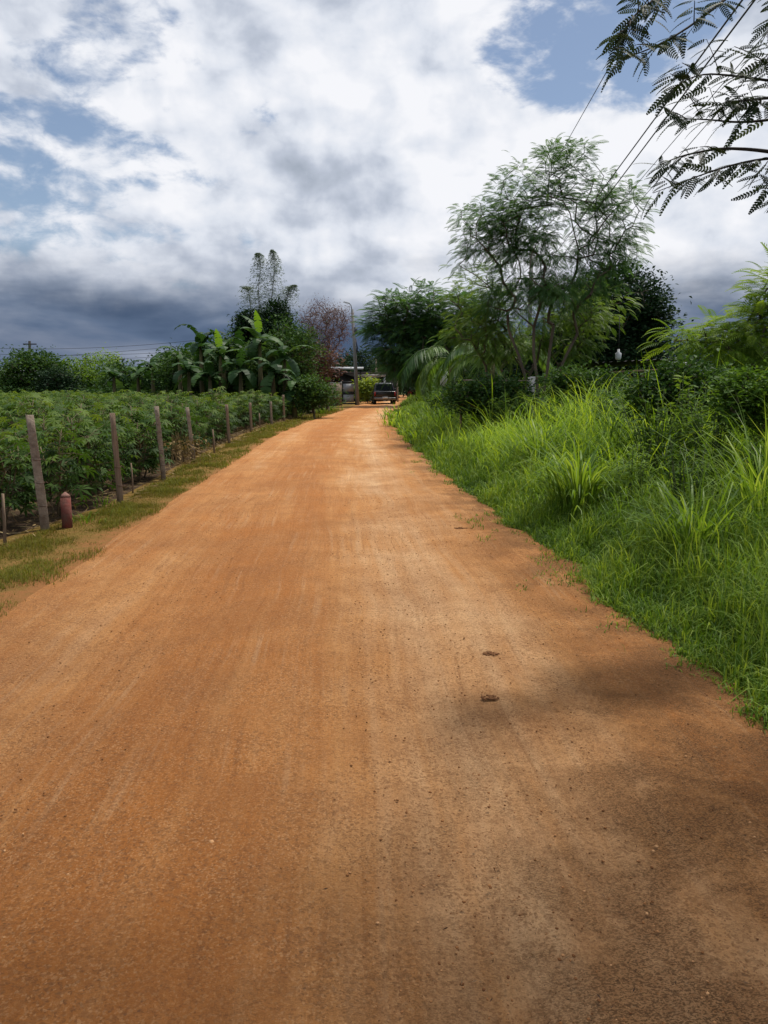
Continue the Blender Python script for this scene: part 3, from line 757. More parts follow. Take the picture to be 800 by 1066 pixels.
posts = [((48, 552), (31, 432), .115, 'thick grey concrete fence post leaning left, nearest the viewer', 'concrete', 3),
         ((126, 526), (117, 430), .10, 'second nearest full height fence post, leaning slightly left', 'wood', 2),
         ((171, 501), (163, 423), .10, 'slim pale fence post, third full height post from the viewer', 'concrete', 2),
         ((202, 480), (195, 424), .10, 'pale fence post beside the brown dead weeds, fourth full height post', 'concrete', 1),
         ((239, 462), (236, 421), .10, 'fence post fifth from the viewer against dark green crop', 'wood', 0),
         ((262, 450), (260.5, 419), .11, 'fence post sixth from the viewer, slim and upright', 'wood', 0),
         ((283, 443), (282, 418), .11, 'fence post seventh from the viewer, close to the end of the field', 'concrete', 0),
         ((296, 439.5), (295, 411), .12, 'dark weathered fence post at the corner of the field', 'wood', 0)]
for b, t, w, lab, mt, ti in posts: post(b, t, w, lab, M[mt], ties=ti)
def stake(base_px, top_px, r, lab):
    b = G(*base_px); t = P(*top_px, b[1]) - b; g = Geo()
    g.tube([(0, 0, -.1), t * .5 + [.006, 0, 0], t], [r, r * .95, r * .85], 7)
    o = g.build('wooden_stake', M['wood'], smooth=False); o.location = (b[0], b[1], 0)
    tag(o, lab, 'stake', 'thin stakes between the fence posts')
stake((5, 568), (3, 514), .017, 'thin pale stake at the left rim of the photo, left of the leaning concrete post')
stake((138.5, 514), (136.5, 482), .014, 'short thin stake just right of the second fence post')
stake((223.5, 472), (221.5, 447), .022, 'short stake among the brown dead weeds')
stake((270.5, 446), (270, 430), .03, 'short stake in the far row close to the sixth fence post')
b = G(70.5, 550); r_ = thing('marker_post', 'short round red painted concrete marker post with a pointed pale cap beside the leaning post', 'marker post', (b[0], b[1], 0))
g = Geo(); n = 18
g.tube([(0, 0, -.1), (0, 0, .36)], .056, n); g.build('shaft', M['red'], r_, smooth=False)
g = Geo(); g.tube([(0, 0, .3605), (0, 0, .385), (0, 0, .415)], [.058, .040, .006], n); g.build('cap', M['red_white'], r_)
# dead brown weeds by the fourth post
p = G(206, 482); g = Geo(); n = 260
a = rng.random(n) * 2 * PI; pos = np.stack([rng.normal(0, .22, n), rng.normal(0, .5, n), .15 + .35 * rng.random(n)], 1)
g.scatter(LEAF, pos, frames(rand_dirs(n, -.3)), .06 + .08 * rng.random(n), rng.random(n) * .6)
A = np.stack([rng.normal(0, .12, 40), rng.normal(0, .4, 40), np.zeros(40)], 1); g.edges(A, A + np.stack([rng.normal(0, .12, 40), rng.normal(0, .12, 40), .5 + .2 * rng.random(40)], 1), [.006] * 40, [.003] * 40, 3)
o = g.build('dead_weeds', M['straw']); o.location = (p[0] - .25, p[1], 0); tag(o, 'brown dried weeds at the foot of the fourth fence post', 'dead weeds')

# ------------------------------------------------------------------ banana plants
def banana_leaf(L, W, seg=9, droop=1.0, tears=5, up=1.1, seed=0):
    """blade with a folded midrib and torn margins, pointing +y"""
    r = np.random.default_rng(seed); v = []; f = []
    ang = up; p = np.array([0., 0., 0.]); rows_ = []
    for i in range(seg + 1):
        t = i / seg
        rows_.append((p.copy(), ang, t)); p = p + np.array([0, math.cos(ang), math.sin(ang)]) * L / seg; ang -= droop * (1.2 + .8 * t) / seg
    for i in range(seg):
        (p0, a0, t0), (p1, a1, t1) = rows_[i], rows_[i + 1]
        w0 = W / 2 * math.sin(PI * min(.10 + .92 * t0, 1)) ** .6; w1 = W / 2 * math.sin(PI * min(.10 + .92 * t1, 1)) ** .6 if i < seg - 1 else .01
        if t0 < .1: w0 *= .25
        for s in (-1, 1):
            gap = r.uniform(.05, .45) if r.random() < tears / 10 else 0; dz = -r.uniform(.12, .5)
            n0 = np.array([s * w0, 0, w0 * dz * .8]); n1 = np.array([s * w1, 0, w1 * dz])
            q1 = p1 + (p0 - p1) * gap
            b = len(v); v += [p0, p0 + n0, q1 + n1, p1]
            f.append((b, b + 1, b + 2, b + 3) if s > 0 else (b + 3, b + 2, b + 1, b))
    return np.array(v), f
def banana(px, py, D, h, lab, n=9, Ls=1.9, bright=False, seed=0, name='banana_plant', group='banana plants', lean=0):
    r = np.random.default_rng(seed + 50)
    t = P(px, py, D); base = np.array([t[0], D, 0.]); Ls *= 1.0; H = t[2] - Ls * (.42 + .2 * r.random())
    H = max(H, .8)
    root = thing(name, lab, 'banana plant', base, group=group)
    g = Geo(); g.tube([(0, 0, -.1), (lean * .4, 0, H * .5), (lean, 0, H)], [.15, .12, .07], 8); g.build('stem', M['banana_stem'], root, smooth=True)
    g = Geo(); gb = Geo()
    for i in range(n + 1):
        a = i * 2.4 + r.uniform(-.3, .3); upn = r.uniform(.6, 1.45) if i < n * .55 else r.uniform(-.5, .6)
        L = Ls * r.uniform(.8, 1.15); T = banana_leaf(L, r.uniform(.42, .62), droop=r.uniform(.9, 2.0), up=upn, tears=r.uniform(4, 9), seed=seed * 31 + i)
        c, s = math.cos(a), math.sin(a); R = np.array([[c, -s, 0], [s, c, 0], [0, 0, 1]])
        g.scatter(T, [(lean, 0, H + r.uniform(-.25, .1))], R[None], np.array([1.]), np.array([r.random()]))
        pts = []
    g.build('leaves', M['banana'], root)
    if bright:
        T = banana_leaf(Ls * .62, .5, droop=.25, up=1.5, tears=0, seed=7); g = Geo(); c, s = math.cos(2.6), math.sin(2.6)
        g.scatter(T, [(lean, -.1, H + .35)], np.array([[[c, -s, 0], [s, c, 0], [0, 0, 1]]]), np.array([1.]), np.array([.5]))
        g.build('young_leaf', M['banana_bright'], root)['label'] = 'upright glowing yellow green young leaf'
    return root
banana(208, 333, 40, 0, 'tallest banana plant left of the bamboo, its top leaf upright against the sky', 10, 2.0, seed=1)
banana(232, 341, 41, 0, 'banana plant with drooping dark leaves right of the tallest one', 9, 1.9, seed=2)
banana(229, 356, 38, 0, 'banana plant carrying one small yellow green upright leaf above the crop', 8, 1.5, True, 3)
banana(270, 336, 39, 0, 'banana plant with a large glowing yellow green leaf below the bamboo', 10, 1.75, True, 4)
banana(186, 352, 41, 0, 'banana plant with one pale leaf reaching left, left of the tallest one', 8, 1.6, seed=5)
banana(158, 366, 46, 0, 'small banana plant at the left end of the banana grove', 9, 1.5, seed=6)
banana(171, 363, 48, 0, 'upright banana plant second from the left end of the grove', 8, 1.5, seed=7)
banana(250, 352, 42, 0, 'banana plant in the thick of the grove between the two with bright leaves', 9, 1.8, seed=8)
banana(296, 350, 38, 0, 'banana plant at the right end of the grove next to the purplish bare tree', 9, 1.8, seed=9)
banana(306, 385, 37, 0, 'low banana plant with withered hanging leaves at the field corner', 9, 1.5, seed=10)

banana(118, 380, 47, 0, 'small banana plant among the light green bushes, leftmost banana in the photo', 8, 1.4, seed=11)
banana(143, 376, 47, 0, 'small banana plant next to the leftmost one, above the low green tree', 8, 1.4, seed=12)
banana(196, 368, 39, 0, 'low banana plant in front of the left half of the grove', 9, 1.5, seed=13)
banana(218, 372, 37.5, 0, 'low banana plant below the small yellow green leaf', 9, 1.4, seed=14)
banana(250, 370, 37.5, 0, 'low banana plant between the two bright leaved ones at the field edge', 9, 1.5, seed=15)
banana(284, 366, 37, 0, 'low banana plant right of the large glowing leaf', 9, 1.6, seed=16)
# ------------------------------------------------------------------ left background trees
def gp(px, D): return (P(px, 400, D)[0], D, 0)
def broad(px, D, ells, lab, mat, n=120, per=45, size=.16, name='broadleaf_tree', group=None, r=.14, th=1.4, cat='tree', bark='bark', leaf=None, spread=.42, shell=.6):
    return tree(name, lab, cat, gp(px, D), ells, n, per, leaf or [LEAF, ROUND], size, M[mat], M[bark], r, th, spread=spread, group=group, shell=shell)
broad(35, 52, [ell(35, 385, 26, 18, 52), ell(20, 392, 18, 14, 52), ell(48, 388, 18, 16, 52)], 'dark round leaved tree standing alone at the far left beyond the crop', 'mid', 130, 60, .22, spread=.4, th=.9)
bgg = 'trees beyond the cassava field'; KK = 1.22
for (px, py, rx, ry, D, mat, lab, sz) in (
    (80, 397, 20, 14, 56, 'bright', 'light green bushy tree right of the dark round leaved tree', .2),
    (105, 393, 20, 17, 58, 'bright', 'yellowish green bushy tree left of the small banana plants', .2),
    (133, 398, 22, 13, 54, 'mid', 'low green tree directly left of the small banana plants', .2),
    (6, 402, 14, 9, 60, 'mid', 'low dark bush at the left rim below the pale house', .2),
    (62, 402, 16, 10, 50, 'dark', 'dark low bush between the two leftmost trees', .18),
    (155, 398, 20, 12, 54, 'mid', 'green bush filling in behind the leftmost banana plants', .2),
    (190, 395, 24, 20, 50, 'dark', 'dark shrub tree behind the tallest banana plant', .2),
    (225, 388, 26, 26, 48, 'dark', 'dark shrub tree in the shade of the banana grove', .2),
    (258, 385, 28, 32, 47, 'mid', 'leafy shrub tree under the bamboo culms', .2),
    (312, 392, 18, 26, 46, 'mid', 'leafy shrub tree beside the foot of the purplish bare tree', .2)):
    broad(px, D, [ell(px, py - 3, rx * 1.1, ry * KK, D), ell(px + rx * .4, py + 4, rx * .8, ry * .8, D), ell(px - rx * .5, py + 4, rx * .7, ry * .7, D)], lab, mat, 85, 60, sz, 'bushy_tree', bgg, th=.6, r=.1, spread=.4)
broad(212, 43, [ell(195, 388, 30, 20, 43), ell(235, 384, 28, 24, 43)], 'dark leafy thicket tree in the gaps of the banana grove', 'mid', 200, 80, .16, 'thicket_tree', th=.5, r=.08, spread=.35)
broad(275, 42, [ell(270, 386, 28, 26, 42), ell(304, 372, 22, 34, 42)], 'dark leafy thicket tree below the bamboo and the two dark crowns', 'mid', 200, 80, .16, 'thicket_tree', th=.5, r=.08, spread=.35)
# the two dark pointed crowns under the bamboo
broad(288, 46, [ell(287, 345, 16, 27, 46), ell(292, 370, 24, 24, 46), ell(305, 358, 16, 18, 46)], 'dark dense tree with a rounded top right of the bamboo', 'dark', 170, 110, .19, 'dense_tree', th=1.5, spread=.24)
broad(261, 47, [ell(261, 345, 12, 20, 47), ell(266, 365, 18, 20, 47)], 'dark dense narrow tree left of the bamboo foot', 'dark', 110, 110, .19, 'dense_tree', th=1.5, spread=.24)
# bamboo: three feathery culms
root = thing('bamboo_clump', 'tall feathery bamboo culms rising thin and grey green above the banana grove', 'bamboo', gp(275, 49))
D = 49
for k_, (pts, lo) in enumerate((([(272, 400), (271, 340), (269, 300), (272, 272), (268, 262)], 1.0), ([(278, 400), (280, 340), (284, 300), (287, 275), (283, 258)], 1.1), ([(286, 400), (293, 340), (298, 312), (302, 300), (308, 296)], .8), ([(270, 400), (264, 345), (260, 310), (258, 298), (256, 300)], .6))):
    W_ = np.array([P(a, b_, D + k_ * .2) for a, b_ in pts]); W_[0][2] = 0; o_ = np.array(gp(275, 49))
    tt = np.linspace(0, 1, 24); cc = np.stack([np.interp(tt, np.linspace(0, 1, 5), W_[:, i]) for i in range(3)], 1)
    for i in range(3): cc[:, i] = np.convolve(np.pad(cc[:, i], 2, 'edge'), np.ones(5) / 5, 'valid')
    g = Geo(); g.tube(cc - o_, np.linspace(.035, .008, 24), 6); g.build('culm', M['bark_pale'], root)
    g = Geo(); n = int(2400 * lo); t = .30 + .70 * rng.random(n) ** 1.25; p = np.stack([np.interp(t, tt, cc[:, i]) for i in range(3)], 1)
    wv = 1.15 * (1 - (t - .30) / .7) ** .9 + .05; d = rand_dirs(n, .1)
    q = p + d * (rng.random(n) * wv)[:, None] * np.array([1, 1, .5])
    g.scatter(T_diamond(.24), q - o_, frames(norm(d + [0, 0, -.7]), rng.normal(0, 1, n)), .07 + .10 * rng.random(n), rng.random(n))
    m_ = rng.random(n) < .12; g.edges((p - o_)[m_], (q - o_)[m_], np.full(m_.sum(), .008), np.full(m_.sum(), .004), 3)
    g.build('foliage', M['bamboo'], root)
# purplish bare tree
tree('bare_tree', 'purplish brown half bare tree with fine twigs left of the street lamp', 'tree', gp(341, 47), [ell(335, 343, 24, 28, 47), ell(350, 340, 14, 22, 47), ell(330, 370, 18, 22, 47), ell(322, 340, 10, 14, 47)], 620, 18, [LEAF], .095, M['purple'], M['bark_purple'], .11, 2.2, r_tip=.007, spread=.3, shell=.2, updir=.4, wander=.03)
broad(332, 45, [ell(328, 382, 14, 22, 45), ell(340, 375, 10, 18, 45)], 'maroon leaved shrub below the purplish bare tree', 'purple', 50, 60, .16, 'maroon_shrub', cat='shrub', th=.8, r=.07)
broad(327, 37, [ell(324, 408, 16, 14, 37), ell(338, 412, 12, 10, 37), ell(316, 414, 12, 10, 37)], 'dark green roadside shrub at the left bend of the road', 'mid', 70, 60, .15, 'shrub', cat='shrub', th=.25, r=.05, spread=.28)
broad(383, 66, [ell(382, 406, 9, 11, 66)], 'yellow green bush right of the street lamp pole', 'yellow', 40, 50, .22, 'yellow_bush', cat='shrub', th=.3, r=.05, spread=.3)
# trees closing the end of the road
for (px, py, rx, ry, D, mat, lab) in (
    (372, 384, 18, 18, 95, 'dark', 'dark tree behind the house at the end of the road'),
    (400, 388, 20, 18, 98, 'dark', 'dark tree at the end of the road above the pickup'),
    (425, 392, 18, 18, 96, 'dark', 'dark tree behind the red car'),
    (350, 390, 14, 14, 82, 'dark', 'dark tree behind the white gate panels'),
    (455, 398, 26, 14, 80, 'dark', 'dark low tree right of the red car under the feathery crown')):
    broad(px, D, [ell(px, py, rx, ry, D), ell(px + rx * .5, py + 5, rx * .7, ry * .7, D), ell(px - rx * .5, py + 4, rx * .7, ry * .7, D)], lab, mat, 90, 70, .3, 'dark_tree', 'dark trees closing the end of the road', th=1, r=.15, spread=.6)

# ------------------------------------------------------------------ right side trees
tree('feathery_tree', 'broad feathery green tree right of the road behind the pickup', 'tree', gp(440, 58),
     [ell(425, 335, 42, 28, 58), ell(455, 325, 34, 28, 58), ell(408, 350, 26, 24, 58), ell(445, 365, 40, 34, 58), ell(410, 380, 16, 14, 58), ell(480, 350, 34, 40, 58)],
     300, 24, [FROND, FROND_FINE], .75, M['tamarind'], M['bark'], .26, 2.2, kindleaf='frond', spread=.7, r_tip=.02, updir=.15, shell=.6)
tree('slender_tree', 'tall airy tree on several slim stems behind the tall grass, highest crown against the sky', 'tree', gp(562, 22),
     [ell(587, 165, 22, 30, 22), ell(545, 200, 34, 26, 22), ell(605, 200, 34, 26, 22), ell(510, 232, 38, 24, 22), ell(570, 240, 60, 34, 22, 45), ell(640, 225, 26, 36, 22),
      ell(645, 265, 20, 22, 22), ell(600, 285, 46, 26, 22), ell(555, 310, 52, 26, 22), ell(520, 262, 34, 20, 22), ell(478, 275, 8, 10, 22)],
     300, 21, [FROND_FINE, FROND], .26, M['feather'], M['bark'], .075, 1.5, kindleaf='frond', spread=.30, r_tip=.003, updir=.05, shell=.3, stems=4, wander=.05)
tree('slender_tree', 'lower yellowish green leafy tree growing around the foot of the tall airy tree', 'tree', gp(535, 24),
     [ell(505, 300, 34, 26, 24), ell(490, 335, 30, 30, 24), ell(530, 350, 40, 30, 24), ell(610, 320, 44, 22, 24), ell(590, 350, 36, 26, 24)],
     150, 20, [FROND, FROND_FINE], .30, M['feather_low'], M['bark'], .07, 1.2, kindleaf='frond', spread=.36, r_tip=.005, updir=.05, stems=4)
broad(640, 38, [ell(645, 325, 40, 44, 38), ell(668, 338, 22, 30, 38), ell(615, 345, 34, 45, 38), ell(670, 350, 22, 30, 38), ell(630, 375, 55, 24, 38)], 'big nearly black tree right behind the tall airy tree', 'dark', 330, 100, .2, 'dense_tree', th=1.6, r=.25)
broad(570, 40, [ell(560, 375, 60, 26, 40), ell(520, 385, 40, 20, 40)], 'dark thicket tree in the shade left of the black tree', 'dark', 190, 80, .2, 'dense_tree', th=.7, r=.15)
broad(700, 55, [ell(700, 372, 40, 12, 55), ell(740, 375, 40, 14, 55)], 'dark far tree line piece behind the shed', 'dark', 90, 45, .25, 'dense_tree', th=.7, r=.12, spread=.5)
tree('fern_leaved_tree', 'bright green fern leaved young tree at the right rim of the photo', 'tree', gp(795, 15),
     [ell(805, 345, 34, 38, 15), ell(770, 362, 36, 28, 15), ell(732, 352, 34, 12, 15), ell(798, 300, 12, 18, 15), ell(845, 330, 36, 50, 15)],
     130, 13, [FROND_FINE], .42, M['bright'], M['bark'], .08, .8, kindleaf='frond', spread=.3, r_tip=.005, updir=.25, stems=3)
broad(775, 17, [ell(770, 390, 40, 22, 17), ell(735, 395, 30, 16, 17)], 'dark undershrub below the fern leaved young tree', 'dark', 90, 50, .1, 'shrub', cat='shrub', th=.4, r=.04, spread=.22)
broad(508, 20.0, [ell(512, 410, 26, 15, 20), ell(488, 414, 22, 13, 20), ell(536, 413, 16, 13, 20)], 'leafy green shrub below the pale rail left of the white post', 'mid', 90, 60, .11, 'shrub', cat='shrub', th=.3, r=.04, spread=.2)
broad(600, 19.0, [ell(596, 402, 22, 14, 19), ell(625, 404, 24, 13, 19)], 'leafy green shrub right of the slender tree foot', 'mid', 90, 60, .11, 'shrub', cat='shrub', th=.3, r=.04, spread=.2)
broad(700, 11.5, [ell(712, 402, 26, 24, 11.5), ell(680, 415, 24, 18, 11.5), ell(742, 410, 20, 22, 11.5)], 'bushy leafy shrub rising out of the tall grass in front of the shed', 'mid', 110, 55, .085, 'shrub', cat='shrub', th=.4, r=.03, spread=.14)
broad(775, 9, [ell(780, 412, 24, 26, 9), ell(800, 430, 22, 26, 9)], 'leafy shrub among the tallest reeds at the right rim', 'weedy', 80, 55, .07, 'shrub', cat='shrub', th=.4, r=.025, spread=.12)
# drooping palm like plants
def palm(px, py, D, lab, n=12, L=2.2, seed=0, H=None):
    r = np.random.default_rng(seed); t = P(px, py, D); H = H or t[2]; root = thing('young_palm', lab, 'palm', (t[0], D, 0), group='young palms under the feathery tree')
    g = Geo(); g.tube([(0, 0, -.1), (0.02, 0, H * .5), (0, 0, H)], [.13, .11, .08], 8); g.build('trunk', M['banana_stem'], root, smooth=True)
    for i in range(n):
        a = i * 2.4 + r.uniform(-.3, .3); up = r.uniform(.2, 1.3); l = L * r.uniform(.8, 1.15)
        pts = []; p = np.array([0., 0, H]); an = up
        for s in range(13): pts.append(p.copy()); p = p + np.array([math.cos(a) * math.cos(an), math.sin(a) * math.cos(an), math.sin(an)]) * l / 12; an -= (.9 + .9 * r.random()) * 2.0 / 12
        pts = np.array(pts); g = Geo(); g.tube(pts, np.linspace(.022, .005, 13), 4, .9)
        m = 44; tt = np.linspace(.12, 1, m) * 12; j = np.minimum(tt.astype(int), 11); q = pts[j] + (pts[j + 1] - pts[j]) * (tt - j)[:, None] if True else None
        tan = norm(pts[j + 1] - pts[j])
        for sd in (-1, 1):
            sdv = norm(np.cross(tan, [0, 0, 1])) * sd; d = norm(sdv * .9 + tan * .6 + np.array([0, 0, -1]) * (.55 + .5 * r.random((m, 1))))
            g.scatter(T_diamond(.09), q, frames(d, r.normal(0, .4, m)), .5 * np.sin(PI * (.15 + .78 * np.linspace(0, 1, m))) * l / 2.2, np.clip(r.random(m) * .5 + .3, 0, 1))
        g.build('frond', M['feather_low'] if i % 3 else M['banana'], root)
palm(470, 375, 31, 'young palm with long arching fronds and a pale drooping tip left of the white board', 14, 3.3, 3)
palm(513, 375, 29, 'young palm with arching fronds right of the white board', 14, 3.0, 5)

# undergrowth, a continuous low mass beneath the right hand trees
g = Geo()
for (x0, x1, y0, y1, n, h, sz) in ((2.2, 14, 26, 40, 11000, 1.5, .16), (2.5, 24, 40, 64, 12000, 2.0, .26)):
    x = x0 + (x1 - x0) * rng.random(n); y = y0 + (y1 - y0) * rng.random(n); hh = h * (.5 + fbm(x * .6, y * .6)) ; x = np.maximum(x, roadR(y) + .9)
    z = hh * np.sqrt(rng.random(n)) * np.clip((x - roadR(y) - .3) / 1.5, .2, 1); g.scatter(LEAF, np.stack([x, y, z], 1), frames(rand_dirs(n, .2), rng.normal(0, .7, n)), sz * (.6 + .8 * rng.random(n)), np.clip(fbm(x * .9, y * .9) * 1.2 - .2 + .4 * rng.random(n), 0, 1))
tag(g.build('undergrowth', M['mid']), 'tangled dark undergrowth beneath the trees right of the road', 'undergrowth', kind='stuff')
g = Geo()
for (x0, x1, y0, y1, n, h, sz) in ((-52, -4.2, 48, 56, 15000, 1.4, .24), (-14, -3.4, 56, 64, 3000, 1.4, .24)):
    x = x0 + (x1 - x0) * rng.random(n); y = y0 + (y1 - y0) * rng.random(n); hh = h * (.5 + fbm(x * .6, y * .6))
    z = hh * np.sqrt(rng.random(n)); g.scatter(LEAF, np.stack([x, y, z], 1), frames(rand_dirs(n, .2), rng.normal(0, .7, n)), sz * (.6 + .8 * rng.random(n)), np.clip(fbm(x * .9, y * .9) * 1.2 - .3 + .4 * rng.random(n), 0, 1))
tag(g.build('hedgerow', M['mid']), 'overgrown dark hedge mass behind the far end of the crop field', 'hedge', kind='stuff')

# weeds and leafy shrubs standing in the tall grass
def weed(px, py, D, H, lab, mat, n=16, leaf=LEAF, size=.1, w=.35):
    t = P(px, py, D); root = thing('leafy_weed', lab, 'weed', (t[0], D, 0), group='leafy weeds in the tall grass'); H = t[2]
    s = Geo(); f = Geo()
    for i in range(n):
        a = rng.random() * 2 * PI; r0 = .12 * rng.random(); r1 = w * (.3 + .7 * rng.random()); h = H * (.6 + .4 * rng.random())
        p0 = np.array([math.cos(a) * r0, math.sin(a) * r0, -.05]); p2 = np.array([math.cos(a) * r1, math.sin(a) * r1, h]); p1 = (p0 + p2) / 2 + [0, 0, .1]
        s.tube([p0, p1, p2], [.009, .007, .003], 4)
        m = 42; t_ = .15 + .85 * rng.random(m); q = np.where(t_[:, None] < .5, p0 + (p1 - p0) * t_[:, None] * 2, p1 + (p2 - p1) * (t_[:, None] - .5) * 2)
        f.scatter(leaf, q, frames(rand_dirs(m, .05), rng.normal(0, .4, m)), size * (.6 + .8 * rng.random(m)), np.clip(rng.random(m) * .7 + .3 * t_ - .1, 0, 1))
    s.build('stem', M['weedstem'], root); f.build('foliage', mat, root)
M['weedstem'] = plainmat('weed_stem', (.07, .10, .03), (.04, .06, .02))
M['weed'] = leafmat('weed_leaf', (.03, .07, .016), (.06, .125, .024), (.12, .2, .04), .34, .65, .1)
M['weed_yellow'] = leafmat('weed_leaf_yellow', (.06, .13, .02), (.12, .22, .03), (.21, .31, .05), .38, .6, .15)
weed(715, 384, 10.5, 0, 'tall leafy weed with a yellow green tip standing in front of the shed', M['weed_yellow'], 20, LEAF, .11, .4)
weed(685, 402, 10, 0, 'leafy weed just left of the tall yellow tipped one', M['weed'], 18, LEAF, .09, .45)
weed(745, 398, 9.5, 0, 'leafy weed with pale upper leaves right of the yellow tipped one', M['weed'], 16, LEAF, .10, .4)
weed(640, 402, 15, 0, 'greyish green bushy weed in front of the black tree', M['weed'], 22, NARROW, .2, .8)
weed(600, 408, 16, 0, 'low bushy weed beside the foot of the slender tree', M['weed'], 20, NARROW, .2, .7)
weed(665, 405, 14, 0, 'bushy weed below the hanging lamp', M['weed'], 20, NARROW, .2, .8)
weed(720, 450, 7.6, 0, 'broad leafy weed low in the grass at the right of the bank', M['weed'], 16, LEAF, .07, .4)
weed(660, 455, 9, 0, 'small leafy weed half hidden in grass in the middle of the bank', M['weed_yellow'], 14, LEAF, .07, .35)
weed(470, 412, 30, 0, 'low bushy weed at the foot of the left young palm', M['weed'], 24, LEAF, .2, 1.0)
weed(500, 410, 27, 0, 'low bushy weed at the foot of the right young palm', M['weed'], 24, LEAF, .2, 1.0)

weed(528, 404, 19, 0, 'dark bushy weed under the pale rail left of the white post', M['weed'], 26, LEAF, .14, .8)
weed(549, 409, 19, 0, 'dark leafy weed hiding the foot of the white post', M['weed'], 26, LEAF, .13, .5)
weed(508, 406, 20, 0, 'dark bushy weed at the left end of the pale rail', M['weed'], 26, LEAF, .14, .8)
# ------------------------------------------------------------------ overhanging tree at the upper right
PINNA = T_pinnate(10, .15, .066, .2, 62, hang=.12, fat=True)
base = np.array([6.3, 6.6, 0]); root = thing('overhanging_tree', 'dark feathery branches hanging in from the tree at the upper right', 'tree', base)
br = [  # pixel polylines with distance
    [(1010, 60, 6.4), (900, -20, 5.6), (780, -25, 5.2), (735, 12, 5.0), (700, 38, 4.9), (668, 55, 4.85), (636, 66, 4.8)],
    [(780, -25, 5.2), (720, -14, 5.1), (690, -8, 5.1), (665, 8, 5.05), (648, 22, 5.0), (636, 44, 5.0)],
    [(1010, 60, 6.4), (900, 70, 5.6), (830, 92, 5.2), (790, 88, 5.1), (750, 82, 5.0), (715, 80, 5.0), (688, 98, 5.0)],
    [(900, 70, 5.6), (840, 118, 5.3), (800, 128, 5.2), (760, 132, 5.15), (725, 128, 5.1), (694, 128, 5.1)],
    [(1010, 150, 6.4), (900, 165, 5.6), (830, 168, 5.3), (790, 168, 5.2), (750, 176, 5.15), (715, 188, 5.1), (670, 205, 5.1)],
    [(830, 168, 5.3), (780, 160, 5.2), (740, 158, 5.2), (700, 166, 5.15), (676, 176, 5.1)],
    [(900, -20, 5.6), (850, 5, 5.4), (810, 15, 5.3), (790, 30, 5.3)],
    [(840, 118, 5.3), (800, 105, 5.0), (770, 108, 4.9), (745, 112, 4.9)],
    [(900, 70, 5.6), (840, 60, 5.2), (805, 72, 5.1), (775, 66, 5.1)],
    [(900, 165, 5.6), (860, 200, 5.4), (815, 200, 5.2), (784, 200, 5.2)],
]
g = Geo(); lf = Geo()
j0 = P(1010, 60, 6.4); j1 = P(1010, 150, 6.4)
g.tube([base + [0, 0, -.2], base + [-.1, 0, 1.5], base + [-.5, -.05, 3.0], j1, j0, j0 + [-.6, -.8, 1.2]], [.17, .15, .12, .08, .07, .04], 10)
for b_ in br:
    W_ = np.array([P(q[0] + 10, q[1] - 4, q[2]) for q in b_]); nseg = 26
    tt = np.linspace(0, 1, nseg); ss = np.linspace(0, 1, len(W_)); cc = np.stack([np.interp(tt, ss, W_[:, i]) for i in range(3)], 1)
    for i in range(3):
        e = np.pad(cc[:, i], 2, 'reflect', reflect_type='odd'); cc[:, i] = np.convolve(e, np.ones(5) / 5, 'valid')
    g.tube(cc, np.linspace(.015, .0022, nseg), 5)
    n = 22 if len(b_) > 5 else 14
    t = .42 + .58 * np.linspace(0, 1, n) ** .9; p = np.stack([np.interp(t, tt, cc[:, i]) for i in range(3)], 1)
    tan = norm(np.stack([np.interp(np.minimum(t + .03, 1.0), tt, cc[:, i]) for i in range(3)], 1) - np.stack([np.interp(t - .03, tt, cc[:, i]) for i in range(3)], 1))
    sgn = np.where(np.arange(n) % 2, 1, -1)[:, None]
    sd = norm(np.cross(tan, [0, 0, 1])) * sgn
    for rep in range(1):
        d = norm(sd * rng.uniform(.3, 1.0, (n, 1)) + tan * .6 + np.array([0, 0, -1]) * rng.uniform(-.5, .75, (n, 1)) + rng.normal(0, .15, (n, 3)))
        lf.scatter(PINNA, p, frames(d, rng.normal(0, .8, n)), .11 + .13 * rng.random(n), rng.random(n))
    # side twigs with leaves
    for i in range(2, n - 1, 4):
        L = rng.uniform(.12, .42); d = norm(sd[i] * .6 + tan[i] * .7 + np.array([0, 0, rng.uniform(-.5, .5)])); e = p[i] + d * L
        g.tube([p[i], (p[i] + e) / 2 + [0, 0, .01], e], [.004, .003, .002], 4)
        m = 8; q = p[i] + d[None] * (np.linspace(.25, 1, m) * L)[:, None]; dd = norm(np.cross(d, [0, 0, 1]))[None] * np.where(np.arange(m) % 2, 1, -1)[:, None] + d * .5 + np.array([0, 0, -.35]) + rng.normal(0, .2, (m, 3))
        lf.scatter(PINNA, q, frames(dd, rng.normal(0, .5, m)), .10 + .08 * rng.random(m), rng.random(m))
# unseen rest of the crown; clusters over the camera added to shade the road
pts = sample_crown([(3.5, 4.0, 5.8, 1.5, 1.5, .8), (5.9, 5.2, 5.2, 2.2, 1.9, 1.4), (1.0, 3.4, 6.4, 2.6, 1.4, .6)], 330, .3)
sx_, sy_, dp_ = proj(pts); pts = pts[~((sx_ > -40) & (sx_ < 850) & (sy_ > -45) & (dp_ > 0))]
A, B, ra, rb = skeleton(base, [base + [-.5, 0, 3.0], j1, j0, j0 + [-.6, -.8, 1.2]], pts, .07, .004); g.edges(A, B, ra, rb, 4)
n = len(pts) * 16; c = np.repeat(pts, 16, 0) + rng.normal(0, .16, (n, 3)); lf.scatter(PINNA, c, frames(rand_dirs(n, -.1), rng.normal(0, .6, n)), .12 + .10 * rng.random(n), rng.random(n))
g.build('trunk', M['darkbark'], root, smooth=True, origin=base); lf.build('crown', M['overhang'], root, origin=base)

